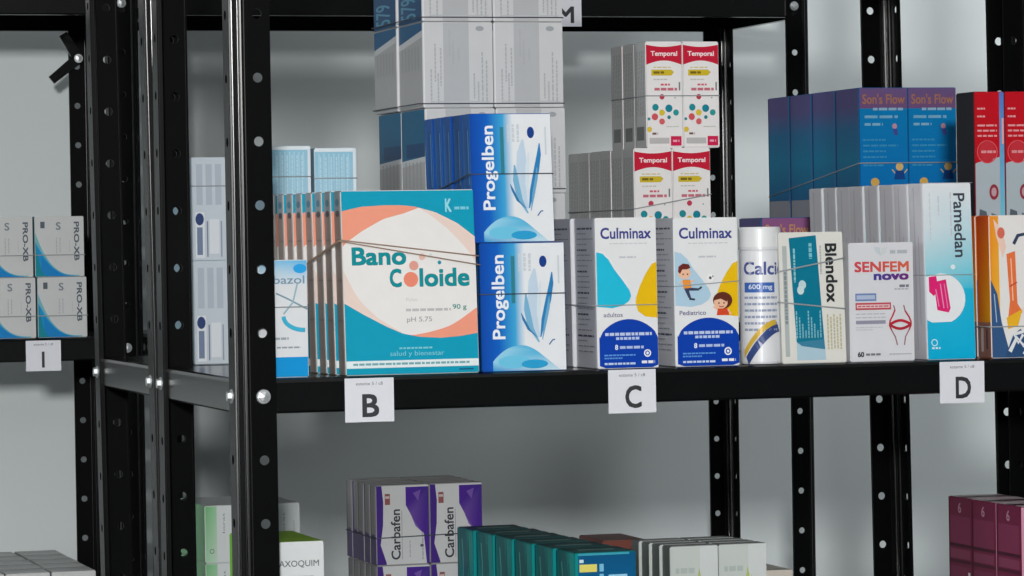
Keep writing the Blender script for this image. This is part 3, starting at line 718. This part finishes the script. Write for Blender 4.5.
band('lower grey rubber band around the teal panelled carton', xX - wX / 2 - .002, xX + wX / 2 - .001, YF, YF + .0585, 0, M_RUBBERG, zs=(Z + hX * .47, Z + hX * .41, Z + hX * .42, Z + hX * .47), r=.0008)
# ---- white and red carton with a joint drawing
wS, hS, xS = dims(849.8, 914.2, 242.5, YF, Z, 300)
def art_s(f):
    f.rect(0, 0, 1, 1, (216, 217, 222))
    f.poly([(.38, .03), (.48, .035), (.5, .11), (.42, .08)], (196, 206, 212)); f.poly([(.5, .11), (.5, .045), (.6, .03), (.58, .08)], (206, 212, 214)); f.dashes(.64, .93, .06, .03, (176, 184, 190), 2, 1)
    f.text('SENFEM', .075, .155, .935, .245, ((208, 70, 84), (214, 100, 70)), bold=.035); f.text('novo', .375, .26, .93, .315, ((70, 60, 150), (110, 40, 120)), bold=.045)
    f.dashes(.78, .93, .355, .022, (120, 122, 134), 2, 2); f.dashes(.70, .93, .385, .014, (176, 178, 186), 4, 3)
    f.rect(.08, .425, .41, .49, (110, 134, 184)); f.rect(.10, .44, .39, .475, (176, 190, 214)); f.rect(.08, .505, .64, .565, (190, 70, 84)); f.rect(.1, .52, .62, .55, (226, 196, 198)); f.dashes(.12, .6, .53, .01, (190, 80, 90), 6, 4)
    for k in range(3): f.dashes(.08, .55, .595 + .03 * k, .010, (184, 186, 196), 6, 5 + k)
    f.rect(.08, .655, .55, .685, (146, 146, 166)); f.dashes(.08, .5, .71, .008, (190, 192, 200), 6, 8); f.dashes(.08, .35, .73, .008, (190, 192, 200), 6, 9)
    L = [(.68, .53), (.70, .57), (.66, .62), (.62, .66), (.61, .70), (.64, .74), (.70, .80), (.73, .87)]; R = [(.84, .53), (.86, .58), (.92, .63), (.95, .67), (.95, .70), (.92, .74), (.86, .80), (.84, .87)]
    f.line(L, .0013, (150, 110, 120)); f.line(R, .0013, (150, 110, 120)); f.line(L[1:6], .0016, (190, 40, 60)); f.line(R[1:6], .0016, (180, 40, 60))
    n = 14
    f.line([(.61 + .34 * i / n, .695 - .035 * math.sin(math.pi * i / n)) for i in range(n + 1)], .0026, (186, 34, 54)); f.line([(.61 + .34 * i / n, .695 + .035 * math.sin(math.pi * i / n)) for i in range(n + 1)], .0026, (176, 34, 54))
    f.text('60', .1, .92, .2, .965, (60, 62, 70), bold=.04); f.dashes(.23, .46, .935, .018, (120, 122, 130), 3, 11); f.dashes(.6, .95, .94, .010, (170, 172, 180), 7, 12)
mS = box_mesh('carton', wS, hS, .042, base=(216, 217, 222), front=art_s, shear=.004)
tag(put(mS, xS, YF + .021, Z), 'white carton with red lettering and a knee joint drawing', 'box')
# ---- white to cyan cartons left of the orange ones
wM, hM, xM = dims(926.5, 975, 183, YF, Z, 270)
def art_m(f):
    n = 10; top = (226, 230, 234); bot = (90, 196, 220)
    f.rect(0, 0, 1, .25, [top, top, (190, 220, 230), (214, 226, 232)]); f.rect(0, .25, 1, .5, [(214, 226, 232), (190, 220, 230), (120, 204, 222), (150, 212, 226)]); f.rect(0, .5, 1, .6, [(150, 212, 226), (120, 204, 222), (60, 190, 220), (60, 190, 220)]); f.rect(0, .6, 1, 1, [(40, 184, 220), (30, 180, 218), (0, 174, 218), (0, 174, 218)])
    f.text('Pamedan', .63, .055, .87, .42, (62, 68, 82), rot=-90, bold=.018)
    f.dashes(.05, .3, .56, .02, (200, 190, 200), 4, 1, vert=True); f.dashes(.07, .18, .3, .03, (200, 206, 214), 3, 2, vert=True); f.dashes(.05, .32, .12, .02, (200, 206, 214), 7, 3, vert=True); f.ell(.58, .475, .05, .014, (226, 240, 244))
    f.poly([(0, .53)] + [(.30 + .52 * math.cos(a), .655 + .145 * math.sin(a)) for a in [(-90 + k * 12) * math.pi / 180 for k in range(0, 14)]] + [(.1, .79), (0, .775)], (232, 236, 240))
    pk = (224, 34, 116)
    f.poly([(.06, .53), (.22, .525), (.25, .60), (.16, .64), (.06, .615)], pk); f.poly([(.16, .56), (.42, .545), (.50, .71), (.46, .735), (.22, .72)], pk); f.line([(.2, .60), (.26, .70)], .0010, (236, 150, 190)); f.line([(.3, .57), (.36, .71)], .0012, (236, 150, 190)); f.line([(.38, .57), (.44, .71)], .0008, (236, 150, 190))
    f.ring(.14, .905, .07, (190, 230, 242), .3); f.dashes(.08, .26, .93, .012, (190, 230, 242), 2, 4)
def side_m(f):
    f.rect(0, 0, 1, 1, (224, 224, 230))
    f.rect(.9, 0, 1, 1, (238, 238, 242)); f.rect(.3, .02, .4, .95, (206, 206, 216))
    f.rect(.6, .3, .66, .8, (200, 200, 212))
def top_m(f): f.rect(.1, .05, .9, .4, (70, 70, 74))
mM = box_mesh('carton', wM, hM, .0335, base=(214, 216, 222), sides={'left': (226, 226, 232)}, front=art_m, left=side_m, top=top_m, shear=.020)
flap(mM, wM, hM, .0335, (226, 228, 232), .5)
row(mM, xM, YF, Z, 8, .0352, dx=-.0008, jit=.0012, d=.0335, rzj=.03, front='tall white and cyan carton with pink block, standing over tag D', rest='white carton, {} from the front behind the tall cyan one', group='row of white and cyan cartons over tag D')
band('rubber band around the tall white and cyan carton', xM - wM / 2 - .001, xM + wM / 2 - .0008, YF, YF + .0335, Z + hM * .48, M_RUBBERG, r=.0005)
# ---- orange cartons at the right end
wO, hO, xO = dims(991, 1054, 215, YF, Z, 290)
def art_o(f):
    f.rect(0, 0, 1, 1, (232, 230, 228)); f.rect(0, 0, .14, 1, [(240, 140, 30), (240, 160, 50), (236, 190, 60), (236, 170, 20)])
    f.poly([(0, .45), (.10, .55), (.16, .75), (.3, 1), (0, 1)], (52, 88, 134)); f.line([(.05, .55), (.08, .75)], .001, (170, 190, 210))
    f.poly([(.06, .02), (.2, .1), (.26, .22), (.2, .3), (.1, .14)], (240, 206, 190)); f.ell(.18, .12, .06, .04, (220, 110, 90))
    f.poly([(.26, .27), (.40, .25), (.42, .62), (.5, .68), (.34, .78), (.26, .74), (.30, .6)], (232, 118, 66)); f.line([(.33, .3), (.35, .6)], .0012, (246, 196, 170)); f.line([(.3, .5), (.42, .47)], .0014, (200, 70, 40))
    f.line([(.38, .2), (.45, .14), (.56, .13), (.7, .2)], .0035, (50, 66, 96)); f.poly([(.24, .72), (.5, .66), (.42, .78), (.26, .8)], (236, 180, 40))
    f.poly([(.2, 1), (.34, .84), (.46, .80), (.6, .88), (1, .82), (1, 1)], (44, 78, 122)); f.line([(.26, .9), (.34, .83), (.42, .9), (.5, .84)], .003, (226, 230, 234)); f.line([(.28, .96), (.4, .86), (.5, .92), (.62, .86)], .004, (226, 230, 234)); f.line([(.34, .84), (.5, .82)], .003, (226, 230, 234)); f.line([(.5, .98), (.6, .92), (.7, .97)], .003, (226, 230, 234))
    f.line([(.62, .3), (.6, .5), (.64, .66)], .0012, (120, 130, 150)); f.rect(.75, .2, .95, .6, (234, 130, 60))
def side_o(f):
    f.rect(0, 0, 1, .3, [(206, 66, 20), (226, 96, 26), (236, 140, 20), (220, 90, 20)]); f.rect(0, .3, 1, .75, [(220, 90, 20), (236, 140, 20), (236, 176, 30), (206, 104, 20)])
    f.rect(0, .75, 1, 1, (150, 110, 100)); f.rect(.2, .78, .4, .96, (200, 190, 186)); f.rect(.6, .8, .75, .94, (90, 70, 76))
mO = box_mesh('carton', wO, hO, .030, base=(224, 120, 40), sides={'front': (232, 230, 228)}, front=art_o, left=side_o, shear=.01)
row(mO, xO, YF, Z, 2, .0305, dx=-.001, d=.030, front='orange and white carton with blue foot, at the right end', rest='orange carton standing {} behind the front orange and white one', group='orange cartons at the right end')
band('rubber band around the orange and white cartons', xO - wO / 2 - .002, xO + wO / 2, YF, YF + .0605, Z + hO * .22, M_RUBBERG, r=.0006)
# ---- red topped grey cartons behind the orange ones
YR = .13
wR = (XA(1005, 150, YR) - XA(974.5, 150, YR)); xR = XA(974.5, 150, YR); hR = (ZA(1000, 91, YR) - Z) / 2
def art_r(f):
    f.rect(0, 0, 1, 1, (176, 190, 198)); f.poly([(0, 0), (.84, 0), (.84, .50), (.1, .54), (0, .55)], (196, 16, 32)); f.rect(.84, 0, 1, 1, [(90, 120, 200), (90, 120, 200), (120, 205, 226), (110, 200, 220)]); f.rect(.92, .2, .99, .4, (236, 170, 176))
    for k, v in enumerate((.12, .18, .25, .29, .33)): f.dashes(.08, .35 + .4 * (k > 1), v, .014, (230, 160, 166), 3, k)
    f.ring(.41, .46, .36, (216, 90, 100), .1); f.ell(.41, .46, .28, .085, (200, 50, 62)); f.dashes(.2, .7, .45, .02, (226, 150, 156), 3, 6)
    f.ell(.62, .77, .16, .06, (150, 50, 66)); f.ell(.62, .77, .09, .035, (196, 160, 168)); f.poly([(.08, 1), (.12, .9), (.35, .92), (.4, 1)], (90, 100, 112)); f.poly([(.5, 1), (.52, .93), (.75, .95), (.78, 1)], (110, 118, 130))
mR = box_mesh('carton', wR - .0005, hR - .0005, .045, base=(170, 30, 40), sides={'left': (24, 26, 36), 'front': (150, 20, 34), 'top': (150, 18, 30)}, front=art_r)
o0 = None
for L in range(2):
    for cx in range(2):
        p = (xR + wR * (cx + .5), YR + .0225, Z + hR * L)
        if o0 is None: o0 = o = put(mR, *p)
        else: o = dup(o0, p)
        tag(o, 'red and grey carton behind the orange ones, %s %s of its stack' % (('lower', 'upper')[L], ('left', 'right')[cx]), 'box', 'red and grey cartons behind the orange cartons')

# ================================================================== UNIT BEHIND, middle level: purple and blue cartons
YS = .412; dS = .069
wN = (XA(957, 140, YS) - XA(859.5, 140, YS)) / 2; XN = XA(859.5, 140, YS)
zN2 = ZA(908, 87, YS); zN1 = ZA(790, 217, YS); hN1 = zN1 - Z; hN2 = zN2 - zN1
def art_n(f):
    f.rect(0, 0, 1, 1, [(0, 134, 196), (0, 134, 196), (0, 112, 190), (0, 112, 190)]); f.rect(0, 0, 1, .16, [(112, 90, 140), (112, 90, 140), (118, 84, 130), (118, 84, 130)])
    f.text("Son's Flow", .06, .045, .95, .125, (176, 122, 84), bold=.015)
    f.dashes(.28, .92, .155, .02, (150, 190, 216), 4, 1); f.dashes(.1, .8, .215, .022, (120, 180, 214), 3, 2); f.dashes(.1, .48, .275, .02, (130, 186, 216), 2, 3)
    f.ell(.73, .30, .05, .022, (200, 150, 170)); f.poly([(.69, .32), (.78, .32), (.80, .37), (.72, .37)], (70, 80, 160))
    for k in range(4): f.dashes(.06, .55 + .25 * (k == 1), .40 + .045 * k, .014, (60, 150, 200), 5, 4 + k)
    f.dashes(.06, .5, .6, .014, (60, 150, 200), 4, 9)
    f.ell(.82, .62, .08, .032, (220, 186, 120)); f.poly([(.74, .65), (.9, .65), (.94, .72), (.7, .72)], (20, 70, 140)); f.line([(.72, .67), (.66, .64)], .0012, (220, 186, 120)); f.line([(.92, .67), (.98, .64)], .0012, (220, 186, 120))
    f.ell(.3, .74, .09, .034, (220, 176, 90)); f.poly([(.2, .775), (.4, .775), (.42, .86), (.18, .86)], (200, 140, 60)); f.rect(0, .88, 1, 1, (160, 160, 172))
def side_n(f):
    a, b_, c = (98, 92, 150), (36, 118, 168), (0, 132, 176)
    f.rect(0, 0, 1, .14, [a, a, a, a]); f.rect(0, .14, 1, .32, [a, a, b_, b_]); f.rect(0, .32, 1, .55, [b_, b_, c, c]); f.rect(0, .55, 1, .86, [c, c, (0, 98, 150), (0, 98, 150)]); f.rect(0, .86, 1, 1, (146, 148, 160))
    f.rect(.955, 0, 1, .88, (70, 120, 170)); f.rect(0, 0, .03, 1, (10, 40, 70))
def art_n1(f): art_n(f); f.rect(0, 0, 1, .16, (146, 92, 140)); f.text("Son's Flow", .06, .045, .95, .125, (206, 150, 96), bold=.015)
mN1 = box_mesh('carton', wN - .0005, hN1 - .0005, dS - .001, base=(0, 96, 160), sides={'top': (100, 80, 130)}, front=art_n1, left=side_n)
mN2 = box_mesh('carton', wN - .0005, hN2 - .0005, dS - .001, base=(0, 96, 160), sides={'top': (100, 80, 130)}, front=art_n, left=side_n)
oa = ob_ = None
for L in range(2):
    for cx in (range(-2, 2) if L == 0 else range(2)):
        for dy in range(4 if cx >= 0 else 1):
            p = (XN + wN * (cx + .5), YS + dS * (dy + .5), Z + hN1 * L)
            if L == 0:
                if oa is None: oa = o = put(mN1, *p)
                else: o = dup(oa, p)
            else:
                if ob_ is None: ob_ = o = put(mN2, *p)
                else: o = dup(ob_, p)
            tag(o, 'blue carton with purple top, %s layer, %s column, %s' % (('lower', 'upper')[L], ('far left', 'inner left', 'left', 'right')[cx + 2] if L == 0 else ('left', 'right')[cx], 'at the front' if dy == 0 else ORD[dy] + ' from front'), 'box', 'purple and blue cartons on the unit behind')
band('pale rubber band around the upper purple and blue cartons', XN, XN + 2 * wN, YS, YS + 4 * dS - .001, 0, M_RUBBERG, zs=(Z + hN1 + hN2 * .41, Z + hN1 + hN2 * .41, Z + hN1 + hN2 * .2, Z + hN1 + hN2 * .18), r=.0007)

# ================================================================== FRONT UNIT, lower level
Z = S_LOW + 0.0003
# ---- white and green cartons by the front post
wG, hG, xG = dims(258, 324, 541.5, .03, Z, 560)
def art_g(f):
    f.rect(0, 0, 1, 1, (222, 226, 228)); f.text('MAXOQUIM', .22, .145, .93, .205, (96, 108, 112), bold=.008); f.dashes(.3, .85, .27, .012, (190, 196, 198), 6, 1); f.dashes(.42, .68, .32, .02, (150, 160, 164), 2, 2); f.dashes(.38, .72, .38, .014, (170, 176, 180), 4, 3); f.rect(0, .86, 1, 1, (110, 170, 40))
mG = box_mesh('carton', wG, hG / 2 - .0005, .125, base=(96, 170, 20), sides={'front': (222, 226, 228), 'left': (112, 190, 20), 'top': (112, 152, 36)}, front=art_g)
flap(mG, wG, hG / 2 - .0005, .125, (128, 166, 48), .3)
o = put(mG, xG, .03 + .0625, Z + hG / 2); tag(o, 'green sided white carton by the front post, upper of two', 'box', 'green and white cartons by the front post')
o = dup(o, (xG, .03 + .0625, Z)); tag(o, 'green sided white carton by the front post, lower of two', 'box', 'green and white cartons by the front post')
YG = .425
w2, h2, x2 = dims(205, 300, 504, YG, Z, 530); hh = h2 - (ZA(250, 541, YG) - Z)
def art_g2(f):
    f.rect(0, 0, 1, 1, (206, 212, 214)); f.rect(0, 0, .12, 1, [(110, 180, 120), (150, 200, 160), (190, 214, 196), (160, 206, 170)]); f.text('lorat', .18, .12, .205, .48, (110, 120, 128), rot=90); f.text('lorat', .82, .15, .845, .55, (120, 130, 136), rot=90); f.rect(.93, .3, .95, .95, (190, 196, 200))
    f.ring(.065, .8, .025, (110, 116, 120), .3)
nG = 4; hG2 = h2 / nG
mG2 = box_mesh('carton', w2, hG2 - .0005, .13, base=(200, 206, 208), sides={'top': (196, 202, 204), 'left': (120, 176, 130)}, front=art_g2)
flap(mG2, w2, hG2 - .0005, .13, (206, 210, 210), .25)
o0 = None
for L in range(nG):
    p = (x2, YG + .065, Z + hG2 * L)
    if o0 is None: o0 = o = put(mG2, *p)
    else: o = dup(o0, p)
    tag(o, 'wide pale carton with green end behind the green sided one, %s of its stack' % ('lowest', 'second', 'third', 'topmost')[L], 'box', 'pale cartons stacked behind the green sided cartons')
# ---- teal cartons, front one blue with yellow stripes
YE = .02; dE = .058
wE, hE, xE = dims(574.5, 636, 551.5, YE, Z, 565)
def art_e(f):
    f.rect(0, 0, 1, 1, [(0, 84, 130), (0, 84, 130), (0, 110, 170), (0, 110, 170)]); f.rect(0, 0, .05, 1, (0, 136, 138)); f.rect(.05, 0, .9, .02, (60, 160, 180))
    for k in range(4): f.rect(.07, .10 + .125 * k, .36, .17 + .125 * k, (226, 216, 110))
    f.rect(.07, .055, .14, .085, (200, 226, 236)); f.dashes(.1, .8, .4, .07, (120, 190, 220), 6, 1, vert=True); f.rect(.55, .2, .86, .225, (150, 205, 230)); f.dashes(.5, .9, .27, .02, (110, 190, 225), 3, 2); f.dashes(.5, .85, .33, .015, (110, 190, 225), 4, 3)
def side_e(f):
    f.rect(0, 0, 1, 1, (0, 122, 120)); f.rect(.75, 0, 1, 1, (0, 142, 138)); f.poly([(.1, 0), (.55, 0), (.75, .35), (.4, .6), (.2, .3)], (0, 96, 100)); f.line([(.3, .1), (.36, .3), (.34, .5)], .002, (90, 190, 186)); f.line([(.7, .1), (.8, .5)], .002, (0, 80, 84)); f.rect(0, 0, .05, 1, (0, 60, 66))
def top_e(f): f.rect(0, 0, 1, .3, (14, 50, 54)); f.rect(.2, .4, .8, .6, (120, 160, 160))
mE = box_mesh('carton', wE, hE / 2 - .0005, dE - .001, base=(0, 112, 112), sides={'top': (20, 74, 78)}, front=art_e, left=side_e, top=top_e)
flap(mE, wE, hE / 2 - .0005, dE - .001, (26, 88, 92), .36)
for L in (1, 0):
    row(mE, xE, YE, Z + hE / 2 * L, 6, dE, dx=-.003, jit=.001, d=dE - .001, front='blue carton with yellow stripes, %s layer, at the front of the teal row' % ('lower', 'upper')[L],
        rest='teal sided carton, ' + ('lower', 'upper')[L] + ' layer, {} from the front of the teal row', group='row of teal cartons on the lower shelf')
# ---- dull red carton behind the teal ones
wd, hd, xd_ = dims(603, 646, 540, .29, Z, 560)
def art_d(f): f.rect(0, 0, 1, .2, (120, 70, 60)); f.rect(.1, .25, .9, .6, (206, 196, 190)); f.dashes(.2, .8, .35, .05, (130, 80, 76), 3, 1)
md_ = box_mesh('carton', wd, hd, .08, base=(116, 74, 66), front=art_d)
tag(put(md_, xd_, .33, Z), 'dull red carton mostly hidden behind the blue carton with yellow stripes', 'box')
# ---- pale cartons right of the teal ones
YP = .08; dP = .0245
wP2 = (XA(767, 560, YP) - XA(670, 560, YP)) / 2; XP = XA(670, 560, YP); hP = ZA(718, 544.5, YP) - Z
def art_p(f):
    f.rect(0, 0, 1, 1, (196, 204, 200)); f.rect(.62, 0, 1, 1, (206, 212, 212)); f.poly([(.5, .5), (.6, .2), (.72, .5)], (176, 190, 110)); f.poly([(.55, .5), (.68, .28), (.8, .5)], (196, 204, 150)); f.text('Nervidol', .1, .16, .5, .26, (150, 164, 160), bold=.01) if False else f.dashes(.1, .5, .2, .05, (176, 186, 182), 3, 1); f.rect(0, .5, 1, 1, (170, 186, 120))
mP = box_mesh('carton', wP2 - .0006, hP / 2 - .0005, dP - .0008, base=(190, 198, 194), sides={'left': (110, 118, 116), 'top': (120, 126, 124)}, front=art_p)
flap(mP, wP2 - .0006, hP / 2 - .0005, dP - .0008, (150, 156, 154), .5)
o0 = None
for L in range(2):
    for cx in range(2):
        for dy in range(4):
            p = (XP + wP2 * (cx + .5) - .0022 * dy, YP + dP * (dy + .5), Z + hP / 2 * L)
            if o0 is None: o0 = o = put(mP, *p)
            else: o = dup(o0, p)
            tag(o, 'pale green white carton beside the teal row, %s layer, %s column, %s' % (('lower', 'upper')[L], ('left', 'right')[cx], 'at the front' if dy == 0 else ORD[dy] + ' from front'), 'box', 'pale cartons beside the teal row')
# ---- cream carton behind, at the right of the pale ones
wc, hc_, xc_ = dims(752, 793, 570.5, .42, Z, 575)
def art_cr(f): f.rect(.1, .3, .9, .7, (196, 190, 176)); f.dashes(.2, .8, .4, .06, (140, 136, 126), 3, 1)
mcr = box_mesh('carton', wc, hc_, .09, base=(222, 216, 204), front=art_cr)
tag(put(mcr, xc_, .465, Z), 'cream carton on the rear unit, just right of the pale green ones', 'box')
# ---- violet and white cartons on the unit behind
YV = .425; dV = .025
wV = (XA(483, 520, YV) - XA(376, 520, YV)) / 2; XV = XA(376, 520, YV); hV = (ZA(430, 483.5, YV) - Z) / 3
def art_v(f):
    f.rect(0, 0, 1, 1, (196, 198, 200)); vio = (72, 34, 140)
    f.poly([(0, 0), (.1, 0), (.13, .2), (.12, .5), (.07, .75), (.18, .98), (.18, 1), (0, 1)], (64, 36, 124)); f.poly([(.56, .02), (1, .02), (1, 1), (.95, 1), (.9, .62), (.74, .52), (.66, .38), (.56, .25)], [vio, (62, 40, 130), (62, 40, 130), vio, vio, (130, 110, 170), (100, 70, 150), vio])
    f.poly([(.7, .1), (.85, .06), (.8, .2)], (110, 80, 160)); f.text('Carbafen', .27, .30, .45, .94, (58, 60, 66), rot=90, bold=.02); f.rect(.16, .1, .26, .24, (140, 84, 84)); f.rect(.17, .13, .25, .16, (196, 180, 180)); f.line([(.48, .32), (.48, .94)], .0006, (140, 140, 146))
    f.dashes(.7, .92, .62, .02, (160, 162, 170), 4, 1, vert=True); f.dashes(.6, .95, .86, .03, (160, 162, 170), 6, 2, vert=True); f.ell(.86, .77, .035, .02, (90, 84, 110))
def side_v(f):
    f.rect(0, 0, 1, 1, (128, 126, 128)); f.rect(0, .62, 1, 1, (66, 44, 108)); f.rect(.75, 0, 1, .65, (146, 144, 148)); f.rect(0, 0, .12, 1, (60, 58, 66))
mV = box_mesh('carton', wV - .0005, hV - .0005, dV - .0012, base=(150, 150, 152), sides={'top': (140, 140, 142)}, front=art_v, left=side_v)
flap(mV, wV - .0005, hV - .0005, dV - .0012, (160, 160, 162), .55)
o0 = None
for L in range(3):
    for cx in range(2):
        for dy in range(5):
            p = (XV + wV * (cx + .5) + random.uniform(-.0008, .0008) * (dy > 0), YV + dV * (dy + .5), Z + hV * L)
            if o0 is None: o0 = o = put(mV, *p)
            else: o = dup(o0, p)
            tag(o, 'violet edged white carton, %s layer, %s column, %s' % (('bottom', 'middle', 'top')[L], ('left', 'right')[cx], 'at the front' if dy == 0 else ORD[dy] + ' from front'), 'box', 'violet and white cartons on the rear unit')
band('dark rubber band around the top violet and white cartons', XV - .001, XV + 2 * wV, YV, YV + 5 * dV, 0, M_RUBBERB, zs=(Z + hV * 2.34, Z + hV * 2.37, Z + hV * 2.37, Z + hV * 2.34), r=.0006)
# ---- maroon cartons at the right end
YM = .03; dM = .0575
wMm, hMm, xMm = dims(1021, 1072, 505.5, YM, Z, 540)
def side_mm(f):
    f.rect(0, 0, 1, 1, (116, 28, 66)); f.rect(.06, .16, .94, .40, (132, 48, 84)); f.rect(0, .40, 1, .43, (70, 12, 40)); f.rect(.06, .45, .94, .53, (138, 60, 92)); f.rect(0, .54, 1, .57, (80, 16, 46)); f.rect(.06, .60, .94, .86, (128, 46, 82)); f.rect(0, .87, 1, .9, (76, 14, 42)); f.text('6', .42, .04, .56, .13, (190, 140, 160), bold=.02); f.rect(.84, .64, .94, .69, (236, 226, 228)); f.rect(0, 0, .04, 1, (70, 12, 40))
def top_mm(f): f.rect(0, 0, 1, .35, (210, 200, 204)); f.rect(0, .35, 1, .5, (60, 16, 36))
def art_mm(f): f.rect(0, 0, 1, 1, (206, 150, 170)); f.rect(.1, .1, .9, .3, (150, 40, 80)); f.dashes(.15, .85, .5, .04, (120, 40, 70), 4, 1)
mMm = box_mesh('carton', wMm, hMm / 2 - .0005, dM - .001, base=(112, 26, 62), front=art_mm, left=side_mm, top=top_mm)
flap(mMm, wMm, hMm / 2 - .0005, dM - .001, (196, 180, 188), .3)
for L in (1, 0):
    row(mMm, xMm, YM, Z + hMm / 2 * L, 3, dM, d=dM - .001, jit=.0008, front='maroon carton at the right end of lower shelf, %s layer, at the front' % ('lower', 'upper')[L],
        rest='maroon carton at the right end, ' + ('lower', 'upper')[L] + ' layer, {} from the front', group='maroon cartons at the right end')

# ================================================================== FAR LEFT UNIT
Z = S_MID + 0.0003
YX = 1.640
wXB = XA(84.5, 277, YX) - XA(34.5, 277, YX); XXB = XA(34.5, 277, YX); hXB = (ZA(58, 216, YX) - Z) / 2
def art_xb(f):
    f.rect(0, 0, 1, 1, (198, 200, 200))
    n = 16
    A = [(i / n * .9, .26 + .72 * (1 - (1 - i / n) ** 3)) for i in range(n + 1)]
    f.band(A, [(u, 1) for u, v in A], (110, 178, 190))
    A2 = [(i / n * .82, .42 + .57 * (1 - (1 - i / n) ** 2.4)) for i in range(n + 1)]
    f.band(A2, [(u, 1) for u, v in A2], (0, 142, 200))
    A3 = [(.12 + i / n * .6, .66 + .33 * (1 - (1 - i / n) ** 2)) for i in range(n + 1)]
    f.band(A3, [(u, 1) for u, v in A3], (0, 126, 196)); f.band([(u * .3, v) for u, v in A2], [(u * .3, 1) for u, v in A2], (0, 132, 150))
    f.text('PRO-XB', .80, .085, .91, .74, (84, 94, 106), rot=-90, bold=.03)
    f.rect(.11, .08, .2, .19, (84, 94, 104)); f.text('S', .43, .09, .53, .22, (120, 130, 138), bold=.02); f.dashes(.35, .62, .43, .02, (168, 174, 178), 5, 1, vert=True); f.dashes(.35, .6, .50, .02, (168, 174, 178), 5, 2, vert=True); f.dashes(.4, .6, .7, .015, (180, 184, 188), 4, 3, vert=True)
mXB = box_mesh('carton', wXB - .001, hXB - .0005, .07, base=(190, 194, 194), sides={'left': (84, 150, 160), 'top': (180, 186, 188)}, front=art_xb)
o0 = None
for L in range(2):
    for cx in range(-2, 1):
        for dy in range(3):
            p = (XXB + (wXB + .0015) * (cx + .5) + (.0025 if L == 0 else 0), YX + .0355 * 2 * (dy + .5), Z + hXB * L)
            if o0 is None: o0 = o = put(mXB, *p)
            else: o = dup(o0, p)
            tag(o, 'white carton with blue swoosh over tag I, %s layer, %s column, %s' % (('lower', 'upper')[L], ('far left', 'left', 'right')[cx + 2], 'at the front' if dy == 0 else ORD[dy] + ' from front'), 'box', 'blue and white cartons over tag I')
for L in range(2):
    for cx in (-1, 0):
        x0 = XXB + (wXB + .0015) * cx + (.0025 if L == 0 else 0)
        band('rubber band around the %s %s blue and white cartons over tag I' % (('lower', 'upper')[L], ('left', 'right')[cx + 1]), x0 + .0006, x0 + wXB + .0006, YX, YX + .213, Z + hXB * (L + .36), M_RUBBERG, r=.0007)
# ---- flat white cartons on its lower shelf
Z = S_LOW + 0.0003
YL = 1.645; nD = 5
zl = ZA(75, 571, YL); hL = (zl - Z) / 2; xl1 = XA(97, 572, YL); xl0 = XA(51, 572, YL); wL = xl1 - xl0; dL = .070
def top_l(f):
    f.rect(0, 0, 1, 1, (196, 198, 198)); f.rect(0, 0, 1, .1, (120, 124, 126)); f.rect(.04, .5, .96, .58, (170, 174, 176)); f.rect(0, .88, 1, 1, (222, 224, 224))
mL = box_mesh('carton', wL - .0025, hL - .0006, dL - .001, base=(206, 208, 208), sides={'left': (110, 114, 116)}, top=top_l)
flap(mL, wL - .0025, hL - .0006, dL - .001, (214, 216, 216), .45)
o0 = None
for L in range(2):
    for cx in range(-2, 1):
        for dy in range(nD):
            p = (xl0 + wL * (cx + .5) + random.uniform(-.001, .001), YL + dL * (dy + .5), Z + hL * L)
            if o0 is None: o0 = o = put(mL, *p)
            else: o = dup(o0, p)
            tag(o, 'flat white carton on the far left lower shelf, %s layer, %s column, %s' % (('lower', 'upper')[L], ('far left', 'middle', 'right')[cx + 2], 'frontmost' if dy == 0 else ORD[dy] + ' back'), 'box', 'flat white cartons on the far left lower shelf')
